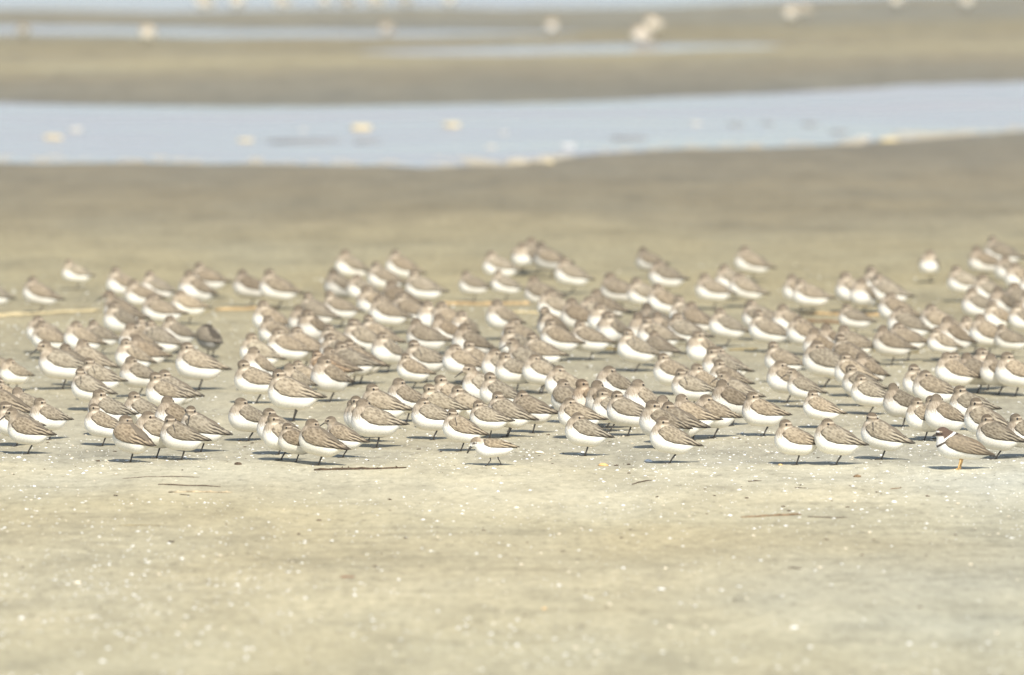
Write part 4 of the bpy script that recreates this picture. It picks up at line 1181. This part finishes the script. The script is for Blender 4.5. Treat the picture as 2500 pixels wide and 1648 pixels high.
# ------------------------------------------------------------------ twigs, reeds, driftwood
CAT = {'T': ('twig', 'twig'), 'R': ('dry_reed', 'reed'), 'W': ('driftwood', 'driftwood')}
for (kd, x0, y0, x1, y1, th, colr, label) in TWIGS:
    a = Vector((x0, y0, 0)); b = Vector((x1, y1, 0)); L = (b - a).length
    n = max(5, min(26, int(L / 0.02)))
    path, rad = [], []
    r = th * (0.62 if kd == 'T' else 0.5)
    for i in range(n + 1):
        t = i / n
        p = a.lerp(b, t)
        w = 0.35 if kd == 'R' else 0.8
        bow = math.sin(t * 3.1 + L * 9) * (0.03 if kd == 'R' else 0.008) * L * 2
        p.y += bow + rng.uniform(-w, w) * r
        p.x += rng.uniform(-w, w) * r
        p.z = ground_z(p.x, p.y) + r * (0.45 if kd != 'R' else 0.6) + rng.uniform(-0.35, 0.35) * r * (1.0 if kd == 'T' else 0.4)
        path.append(tuple(p))
        rad.append(r * rng.uniform(0.72, 1.15) * (1 - 0.45 * t if kd == 'T' and colr != 'brown' else 1.0) * (0.6 if i in (0, n) else 1))
    parts = [tube(path, rad, 7)]
    if kd == 'T' and th > 0.0045:           # knots and side stubs
        for q in range(5):
            i = rng.randrange(1, n); p = Vector(path[i])
            d = Vector((rng.uniform(-1, 1), rng.uniform(-0.4, 0.4), rng.uniform(0.1, 0.6))).normalized()
            parts.append(tube([tuple(p), tuple(p + d * r * 1.5)], [r * 0.6, r * 0.3], 5))
    nm, ct = CAT[kd]
    o = obj(nm, mesh_from(nm, *merge(parts)), M_TWIG[colr])
    tag(o, label, ct, {'T': 'twigs washed up on the sand', 'R': 'reeds lying among the birds', 'W': None}[kd])

# ------------------------------------------------------------------ shells
def shell_mesh(w, seed):
    r = random.Random(seed)
    V, Fc = [], []
    nr, na = 4, 16
    ex = r.uniform(0.7, 0.95)
    for i in range(nr):
        t = (i + 1) / nr
        for k in range(na):
            a = 2 * math.pi * k / na
            rib = 1 + 0.06 * (k % 2)
            rr = w * 0.5 * t * (1 + 0.12 * math.cos(a + 1)) * rib
            V.append((rr * math.cos(a), rr * ex * math.sin(a), w * 0.20 * (1 - t ** 2.2) * (1 + 0.1 * (k % 2))))
    V.append((0, 0, w * 0.215))
    top = len(V) - 1
    for k in range(na):
        Fc.append((top, k, (k + 1) % na))
        for i in range(nr - 1):
            a, b = i * na + k, i * na + (k + 1) % na
            Fc.append((a, a + na, b + na, b))
    m0 = len(V)
    for k in range(na):
        V.append((V[(nr - 1) * na + k][0] * 0.9, V[(nr - 1) * na + k][1] * 0.9, -w * 0.05))
    for k in range(na):
        a, b = (nr - 1) * na + k, (nr - 1) * na + (k + 1) % na
        Fc.append((a, m0 + k, m0 + (k + 1) % na, b))
    Fc.append(tuple(m0 + k for k in range(na - 1, -1, -1)))
    return mesh_from('shell', V, Fc)

for i, (x, y, w, c, label) in enumerate(SHELLS):
    o = obj('shell', shell_mesh(w, i), M_SHELL[c])
    o.location = (x, y, ground_z(x, y) + w * 0.03)
    o.rotation_euler = (rng.uniform(-0.05, 0.22), rng.uniform(-0.2, 0.2), rng.uniform(0, 6.28))
    tag(o, label, 'shell', 'larger shells on the sand')

# two pebbles
def pebble(x, y, w, h, mat, label):
    V, Fc = sphere((0, 0, 0), 1.0, 12, 8)
    V = np.array(V); k = 1 + (fbm(V[:, 0] * 1.7 + 3 + x, V[:, 1] * 1.7 + V[:, 2] * 2, 4, 3) - 0.5) * 0.5
    V = V * k[:, None] * np.array((w * 0.5, w * 0.4, h))
    o = obj('pebble', mesh_from('pebble', V, Fc), mat)
    o.location = (x, y, ground_z(x, y) + h * 0.3)
    tag(o, label, 'pebble')
pebble(0.952, 26.44, 0.021, 0.006, M_TWIG['brown'], 'rounded tan pebble half sunk in sand below the two matching front birds')
pebble(-0.767, 26.86, 0.021, 0.006, M_TWIG['dark'], 'dark lump of bark left of the gnarled dark twig')

# crushed shell grit scattered over the flat: too many to count
def scatter(name, count, ya, yb, smin_, smax_, mat, seed, clump=0.5, hk=0.32):
    r = np.random.default_rng(seed)
    P = np.zeros((0, 2))
    while len(P) < count:
        x = r.uniform(-3.3, 3.3, count); t = r.uniform(0, 1, count)
        y = ya + (yb - ya) * t
        dens = fbm(x * 1.2, y * 0.8, seed, 3) * 0.55 + fbm(x * 1.6, y * 5.0, seed + 3, 3) * 0.5 + fbm(x * 9, y * 5, seed + 5, 2) * 0.35
        strand = np.exp(-((y - 27.3 - 0.2 * np.sin(x * 2.1)) / 0.7) ** 2) * 0.35
        near = np.exp(-((y - 26.0 - 0.3 * x) / 1.4) ** 2) * 0.22 * (x > 0.2)
        bare = np.exp(-((y - 26.35) / 0.55) ** 2) * 0.45 * (x < 0.3) + np.clip((y - 31.5) / 10, 0, 0.45)
        keep = r.uniform(0, 1, count) < np.clip((dens - 0.42 - clump * 0.2) * 2.2 + strand * 1.5 + near - bare, 0.015, 1)
        P = np.concatenate([P, np.stack([x, y], -1)[keep]])
    P = P[:count]
    Z = sand_height(P[:, 0], P[:, 1])
    s = smin_ * (smax_ / smin_) ** (r.uniform(0, 1, count) ** 3.0)
    ang = r.uniform(0, 6.28, count)
    m = 5
    V = np.zeros((count, m + 2, 3)); 
    for k in range(m):
        a = ang + 2 * math.pi * k / m
        rr = s * 0.5 * r.uniform(0.65, 1.25, count)
        V[:, k, 0] = P[:, 0] + rr * np.cos(a) * 1.15
        V[:, k, 1] = P[:, 1] + rr * np.sin(a) * 0.9
        V[:, k, 2] = Z + s * r.uniform(0.0, 0.22, count)
    V[:, m, 0] = P[:, 0] + s * r.uniform(-.15, .15, count); V[:, m, 1] = P[:, 1]; V[:, m, 2] = Z + s * hk * r.uniform(0.6, 1.2, count)
    V[:, m + 1, 0] = P[:, 0]; V[:, m + 1, 1] = P[:, 1]; V[:, m + 1, 2] = Z - s * 0.2
    F = []
    for k in range(m):
        F.append((k, (k + 1) % m, m)); F.append(((k + 1) % m, k, m + 1))
    Fc = (np.arange(count)[:, None, None] * (m + 2) + np.array(F)[None]).reshape(-1, 3)
    o = obj(name, mesh_from(name, V.reshape(-1, 3), Fc, smooth=False), mat)
    tag(o, kind='stuff')

scatter('shell_grit', 20000, 20.0, 36.5, 0.0030, 0.0128, M_SHELL['white'], 101, 0.5)
scatter('cream_shell_grit', 3000, 20.0, 36.5, 0.0032, 0.0140, M_SHELL['cream'], 202, 0.4)
scatter('dark_debris', 1500, 20.0, 33.0, 0.003, 0.014, M_TWIG['dark'], 303, 0.3, 0.3)

# ------------------------------------------------------------------ foam clumps and mud streaks in the pool
for i, (x, y, w, c, label) in enumerate(FOAM):
    parts = []
    r = random.Random(i + 50)
    for k in range(9):
        a = r.uniform(0, 6.28); q = r.uniform(0, 0.42) * w
        rad = w * r.uniform(0.14, 0.26)
        parts.append(sphere((q * math.cos(a), q * math.sin(a) * 1.6, rad * 0.25), rad, 10, 6, (1.2, 1.6, 0.62)))
    o = obj('foam_clump', mesh_from('foam_clump', *merge(parts)), M_FOAM[c])
    o.location = (x, y, max(WATER_Z, ground_z(x, y)))
    tag(o, label, 'foam', 'foam clumps in the pool')

for i, (xa, y, xb) in enumerate(MUD):
    L = xb - xa
    V, Fc = sphere((0, 0, 0), 1.0, 24, 8)
    V = np.array(V); k = 1 + (fbm(V[:, 0] * 2.2 + i * 7, V[:, 1] * 2.2, 4, 3) - 0.5) * 0.9
    V[:, :2] *= k[:, None]
    V = V * np.array((L * 0.55, 0.22 + 0.14 * L, 0.010))
    o = obj('mud_bank', mesh_from('mud_bank', V, Fc), M_MUD)
    o.location = ((xa + xb) / 2, y, WATER_Z - 0.003)
    tag(o, kind='structure')

# broken line of foam and drift along the near edge of the pool
r_ = np.random.default_rng(77)
parts = []
for k in range(260):
    x = float(r_.uniform(-4.2, 4.2))
    e = float(interp_line(POOLS['main'][0], np.array([x]))[0])
    y = e + abs(float(r_.normal(0.1, 0.32)))
    w = float(r_.uniform(0.012, 0.042)) * (1.7 if -0.3 < x < 0.35 or 1.5 < x < 2.3 else 1.0)
    V, Fc = sphere((x, y, max(WATER_Z, ground_z(x, y)) - 0.001), w, 7, 4, (1.3, 2.2, 0.12))
    parts.append((V, Fc))
o = obj('foam_line', mesh_from('foam_line', *merge(parts)), M_FOAM['tan'])
tag(o, kind='stuff')

# ------------------------------------------------------------------ thin volume added to lift the blacks, standing in for telescope glare
hv = [(x, y, z) for z in (-1.2, 2.75) for y in (-70, 9100) for x in (-3100, 3100)]
hf = [(0, 2, 3, 1), (4, 5, 7, 6), (0, 1, 5, 4), (1, 3, 7, 5), (3, 2, 6, 7), (2, 0, 4, 6)]
hm = bpy.data.materials.new('glare_veil'); hm.use_nodes = True
hm.node_tree.nodes.clear()
ho = hm.node_tree.nodes.new('ShaderNodeOutputMaterial')
hp = hm.node_tree.nodes.new('ShaderNodeVolumePrincipled')
hp.inputs['Color'].default_value = (0.93, 0.92, 0.88, 1)
hp.inputs['Density'].default_value = 0.0014
hm.node_tree.links.new(hp.outputs[0], ho.inputs['Volume'])
o = obj('glare_veil', mesh_from('glare_veil', hv, hf, smooth=False), hm)
tag(o, kind='stuff')
